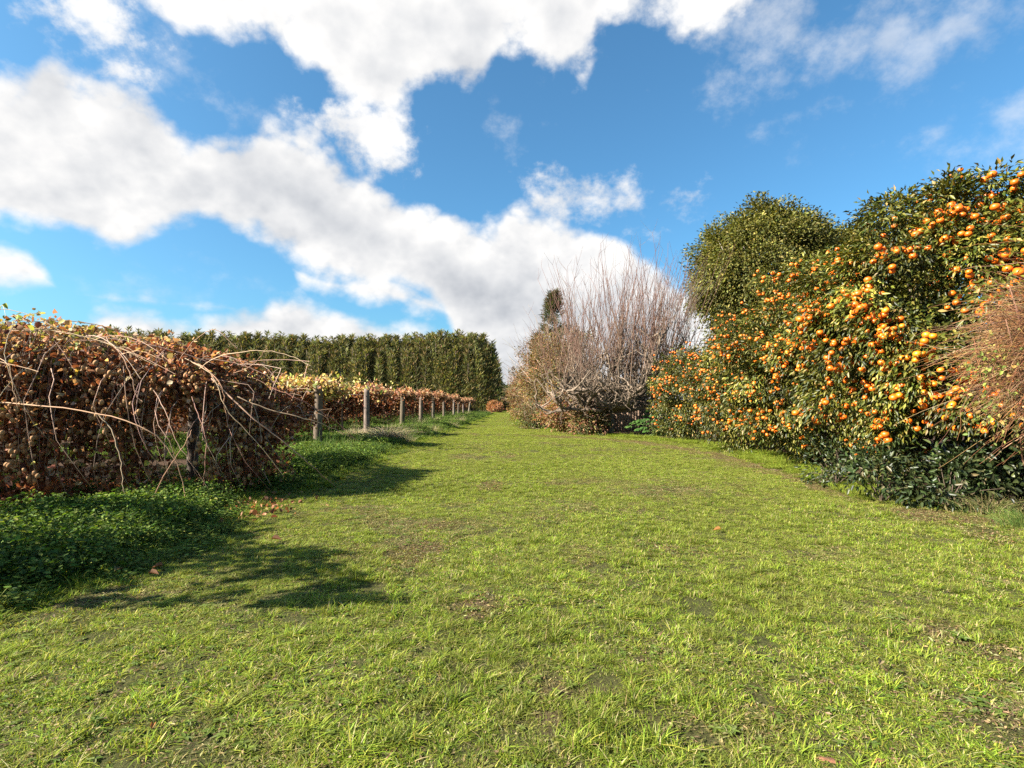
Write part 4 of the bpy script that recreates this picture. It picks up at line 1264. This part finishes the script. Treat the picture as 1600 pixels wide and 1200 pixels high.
# wooden fence behind the bare tree
froot = thing('wooden_fence', 'brown paling fence half hidden behind the bare tree', 'fence', (7.0, 28.6, 0))
mb = MB()


def box(mb, x0, x1, y0, y1, z0, z1, col):
    v = [(x, y, z) for z in (z0, z1) for y in (y0, y1) for x in (x0, x1)]
    mb.add(v, col, f4=[(0, 2, 3, 1), (4, 5, 7, 6), (0, 1, 5, 4), (2, 6, 7, 3), (0, 4, 6, 2), (1, 3, 7, 5)])


xx = 5.0
while xx < 12:
    h_ = 1.72 + rng.normal(0, .012); box(mb, xx, xx + .138, 28.6, 28.622, .06 + rng.normal(0, .01), h_, np.array([.22, .15, .105]) * math.exp(rng.normal(0, .2))); xx += .15
mb.build('palings', M_board, froot)
mb = MB()
box(mb, 4.95, 12.05, 28.57, 28.64, 1.742, 1.785, (.42, .37, .31)); mb.build('rail', M_board, froot)
for xx in (5.0, 6.95, 8.9, 10.85):
    mb = MB(); box(mb, xx, xx + .1, 28.626, 28.726, -.2, 1.738, (.2, .15, .11)); mb.build('fence_post', M_board, froot)

for c, rad, lab in (((12.8, 8.6), (1.7, 2.2, 1.9), 'dark evergreen shrub glimpsed through gaps behind the tallest mandarin tree'),
                    ((12.6, 13.2), (1.6, 2.3, 1.9), 'dark evergreen shrub glimpsed behind the second mandarin tree'),
                    ((12.4, 18.2), (1.6, 2.3, 1.8), 'dark evergreen shrub glimpsed behind the third mandarin tree')):
    shrub(c, rad, 7000, 200, GRN, lab, .16, 1.0, seed=12, mat=M_broad)

# large-leaved green plant in front of the fence
root = thing('leafy_plant', 'bright green plant with large lobed leaves in front of the fence', 'plant', (6.8, 24.6, 0))
mb, st_ = MB(), MB()
for i in range(46):
    a = rng.uniform(0, 6.28); q_ = rng.random() ** .6; h_ = rng.uniform(.35, 1.3) * (1.1 - .5 * q_)
    tip = np.array([6.8 + math.cos(a) * 1.35 * q_, 24.6 + math.sin(a) * .8 * q_, h_])
    tube1(st_, smooth_path([(6.8 + rng.normal(0, .25), 24.6 + rng.normal(0, .15), 0), (6.8 + (tip[0] - 6.8) * .4, 24.6 + (tip[1] - 24.6) * .4, h_ * .7), tip], 6), np.linspace(.014, .007, 6), (.12, .18, .05), 5)
    for b_ in range(7):                  # seven lobes to a leaf
        th = a + (b_ - 3) * .62
        D = np.array([[math.cos(th), math.sin(th), -.25 + rng.normal(0, .1)]])
        leaves(mb, tip[None], D, np.array([[rng.normal(0, .2), -.3, 1.]]), .27 * (1 - abs(b_ - 3) * .09), .14, pal(1, [((.05, .11, .022), 3), ((.08, .15, .035), 2)], .15), .12, True, .15)
mb.build('leaves', M_weed, root); st_.build('stems', M_twig, root)

# red twiggy bush at the right edge
rng = np.random.default_rng(109)

root = thing('twiggy_bush', 'leafless red-brown twiggy bush at the right edge, before the mandarins', 'bush', (6.5, 6.2, 0))
mb = MB()
RED = [((.23, .112, .048), 4), ((.18, .08, .035), 3), ((.31, .20, .105), 2), ((.12, .06, .04), 2)]
twig_bush(mb, (6.65, 6.0, 2.15), (.95, .65, .8), 5600, .75, .0032, RED, lambda u, n: np.array([-1., -.25, .12]) + rng.normal(0, .6, (n, 3)) + u * .35, 6, .22)
twig_bush(mb, (6.2, 6.0, 1.8), (.8, .6, .6), 70, .7, .003, RED, lambda u, n: np.array([-.8, -.2, -.15]) + rng.normal(0, .5, (n, 3)), 8, .3)
for i in range(26):
    e = np.array([6.2 + rng.normal(0, .6), 6.0 + rng.normal(0, .4), rng.uniform(1.6, 2.9)])
    tube1(mb, smooth_path([(6.75 + rng.normal(0, .12), 6.3 + rng.normal(0, .12), -.1), (6.7, 6.25, 1.0) + rng.normal(0, .25, 3), e], 9), np.linspace(.015, .005, 9), (.16, .08, .05), 5)
mb.build('twigs', M_twig, root)
mb = MB()
crown(mb, np.array([6.2, 6.1, 1.55]), (1.0, .5, .6), 30, .25, 900, .06, .6, [((.12, .15, .03), 3), ((.22, .22, .05), 2), ((.3, .2, .06), 1)], .4, True, .6)
mb.build('leaves', M_broad, root)

# dark glossy undergrowth at the foot of the hedge
GL = [((.020, .032, .010), 4), ((.034, .048, .014), 3), ((.06, .07, .022), 1.2), ((.10, .085, .04), .5)]
US = [((5.55, 8.0), (.6, .55, .42), 1900, .085, 'dark glossy shrub lowest along the lawn, under the tallest mandarin'),
      ((6.15, 7.5), (.7, .5, .42), 1900, .10, 'dark large-leaved shrub in shade left of the dry grass'),
      ((7.15, 7.45), (.7, .5, .55), 2000, .13, 'glossy broad-leaved seedling bush at the right edge under the red twigs'),
      ((5.85, 9.6), (.5, .7, .42), 1300, .08, 'small dark shrub where the two nearest mandarin trees meet'),
      ((8.3, 7.4), (.8, .6, .8), 1500, .12, 'shaded glossy bush cut by the right edge of the photo')]
for i, (c, rad, nl, L_, lab) in enumerate(US):
    root = thing('undergrowth_shrub', lab, 'shrub', (c[0], c[1], 0), 'dark shrubs under the hedge')
    mb, st_ = MB(), MB()
    cc, u = crown(mb, np.array([c[0], c[1], rad[2] * .9]), rad, 34, .17, int(nl * .62), L_ * 1.05, .42, GL, .25, True, .06, seed=i + 40, shell=(.5, 1.1), bump=.45, tone=.3)
    for j in rng.choice(len(cc), min(16, len(cc)), replace=False):
        tube1(st_, smooth_path([(c[0], c[1], -.05), (np.array([c[0], c[1], 0]) + cc[j]) / 2 + (0, 0, .08), cc[j]], 6), np.linspace(.008, .004, 6), (.07, .05, .035), 4)
    mb.build('leaves', M_gloss, root); st_.build('stems', M_twig, root)

# dry grass tufts
rng = np.random.default_rng(110)

def grass_tuft(c, n, h, spread, cols, label, wid=.007):
    root_mb = MB()
    th = rng.uniform(0, 6.28, n); q_ = np.abs(rng.normal(0, .4, n)) * spread
    b0 = np.stack([c[0] + q_ * np.cos(th) * .7, c[1] + q_ * np.sin(th) * .5, np.zeros(n)], -1)
    hh = h * rng.uniform(.4, 1.1, n); k = 6; t = np.linspace(0, 1, k)
    th2 = th + rng.normal(0, .7, n); ln = hh * np.abs(rng.normal(.7, .4, n))
    p = b0[:, None] + np.stack([np.cos(th2)[:, None] * ln[:, None] * t ** 1.8, np.sin(th2)[:, None] * ln[:, None] * t ** 1.8, hh[:, None] * (t - .35 * t ** 3 * np.clip(ln / hh, 0, 1.6)[:, None])], -1)
    tubes(root_mb, p, (wid * .5 * (1 - t * .8))[None], pal(n, cols, .18), 3)
    return tag(root_mb.build('grass_tuft', M_straw), label, 'grass tuft', 'grass tufts at the lawn edges')


STR = [((.46, .36, .22), 4), ((.55, .46, .31), 3), ((.30, .26, .11), 1)]
grass_tuft(gnd(605, 694)[:2], 900, .80, 1.15, STR, 'pale dry grass tuft drooping onto the lawn beside the third vine post', .010)
grass_tuft(gnd(560, 690)[:2], 450, .65, .9, STR, 'smaller pale dry grass tuft behind the big one', .010)
MIX = [((.30, .24, .10), 3), ((.16, .18, .05), 3), ((.40, .31, .18), 2), ((.10, .14, .03), 2)]
grass_tuft(gnd(1545, 800)[:2], 520, .30, .8, MIX, 'yellowing grass tuft by the bare soil under the red twiggy bush', .006)
grass_tuft(gnd(1480, 785)[:2], 380, .26, .6, MIX, 'small mixed grass tuft in front of the dark large-leaved shrub', .006)
grass_tuft(gnd(1600, 825)[:2], 380, .26, .6, [((.09, .15, .03), 3), ((.15, .18, .04), 2)], 'green grass tuft at the right edge beside the bare soil', .006)
grass_tuft(gnd(395, 735)[:2], 200, .35, .5, [((.12, .18, .04), 3), ((.2, .22, .06), 2)], 'bright green grass tuft among weeds beside the drooping vine', .007)

# leaf litter under the nearest vine
n = 5200
P = litter_area[rng.integers(0, len(litter_area), n)] + rng.normal(0, .16, (n, 2))
more = np.array([gnd(a, b)[:2] for a, b in zip(rng.normal(392, 42, 300), 790 + rng.normal(0, 11, 300))])
P = np.concatenate([P, more]); n = len(P)
mb = MB(); crumpled(mb, np.concatenate([P, hgt(P[:, 0], P[:, 1])[:, None] + rng.uniform(.0, .03, (n, 1))], 1), .075, [((.26, .12, .06), 4), ((.38, .20, .11), 3), ((.15, .07, .04), 2)], 0., True)
tag(mb.build('leaf_litter', M_kiwi), 'brown fallen leaves littering the ground under the nearest vine', 'leaf litter', kind='stuff')

# single fallen leaves on the lawn
FL = [(232, 905, 'curled dark brown fallen leaf on grass beside the near weeds', .085), (255, 893, 'brown fallen leaf nearest the tip of the weed patch', .08), (178, 903, 'pale brown fallen leaf lying against the near weeds', .10),
      (352, 820, 'large russet fallen leaf on grass right of the weed patch', .10), (424, 848, 'small brown fallen leaf in the vine shadow', .10), (100, 905, 'large dark fallen leaf at the edge of the near weeds', .09),
      (1127, 832, 'single orange-tan fallen leaf on the right half of the lawn', .09), (385, 815, 'russet fallen leaf between the litter and the lawn', .11), (240, 1155, 'tiny yellow fallen leaf on the near grass', .035),
      (1378, 1048, 'pale straw-coloured fallen leaf on the right lawn', .05)]
for px, py, lab, L_ in FL:
    p = gnd(px, py); p[2] = hgt(p[0:1], p[1:2])[0] + .045
    mb = MB(); a = rng.uniform(0, 6.28)
    leaves(mb, p[None], np.array([[math.cos(a), math.sin(a), .15]]), np.array([[.2, -.3, 1.]]), L_, L_ * .62, pal(1, [((.32, .16, .05), 1)] if 'orange' in lab or 'yellow' in lab else [((.30, .22, .12), 1)] if 'pale' in lab else [((.16, .075, .035), 2), ((.20, .09, .04), 1)], .1), .42, True, .3)
    tag(mb.build('fallen_leaf', M_kiwi), lab, 'leaf', 'fallen leaves on the lawn')

# bark chips at the bottom edge
for i, (px, py, L_, lab) in enumerate(((1290, 1192, .10, 'red-brown bark chip at the bottom edge, left of the larger chip'), (1385, 1194, .13, 'largest red-brown bark chip at the bottom edge'), (1312, 1168, .05, 'small whitish wood chip above the bark chips'), (1428, 1196, .07, 'small red-brown bark chip right of the largest one'))):
    p = gnd(px, py); p[2] = hgt(p[0:1], p[1:2])[0] + .018
    mb = MB(); a = rng.uniform(-.5, .5); k = 6; t = np.linspace(-.5, .5, k)
    c0 = (.34, .28, .20) if 'whitish' in lab else (.19, .085, .048)
    path = np.stack([p[0] + L_ * t * math.cos(a), p[1] + L_ * t * math.sin(a), p[2] + .006 * np.cos(t * 5) + rng.normal(0, .003, k)], -1)
    tube1(mb, path, L_ * np.array([.05, .16, .22, .17, .2, .07]), c0, 6)
    v_ = mb.v[0]; v_[:, 2] = p[2] - .022 + (v_[:, 2] - p[2]) * .45; v_ += rng.normal(0, L_ * .03, v_.shape)
    tag(mb.build('bark_chip', M_post), lab, 'bark chip', 'bark chips at the lawn\'s near edge')

# ------------------------------------------------------------------ output
sc.view_settings.view_transform = 'Standard'; sc.view_settings.look = 'None'
sc.view_settings.exposure = 2.05; sc.view_settings.gamma = 1.0
sc.cycles.max_bounces = 7; sc.cycles.transparent_max_bounces = 4
sc.cycles.diffuse_bounces = 3; sc.cycles.glossy_bounces = 2; sc.cycles.transmission_bounces = 3
sc.cycles.use_denoising = False
sc.render.resolution_x, sc.render.resolution_y = 1024, 768
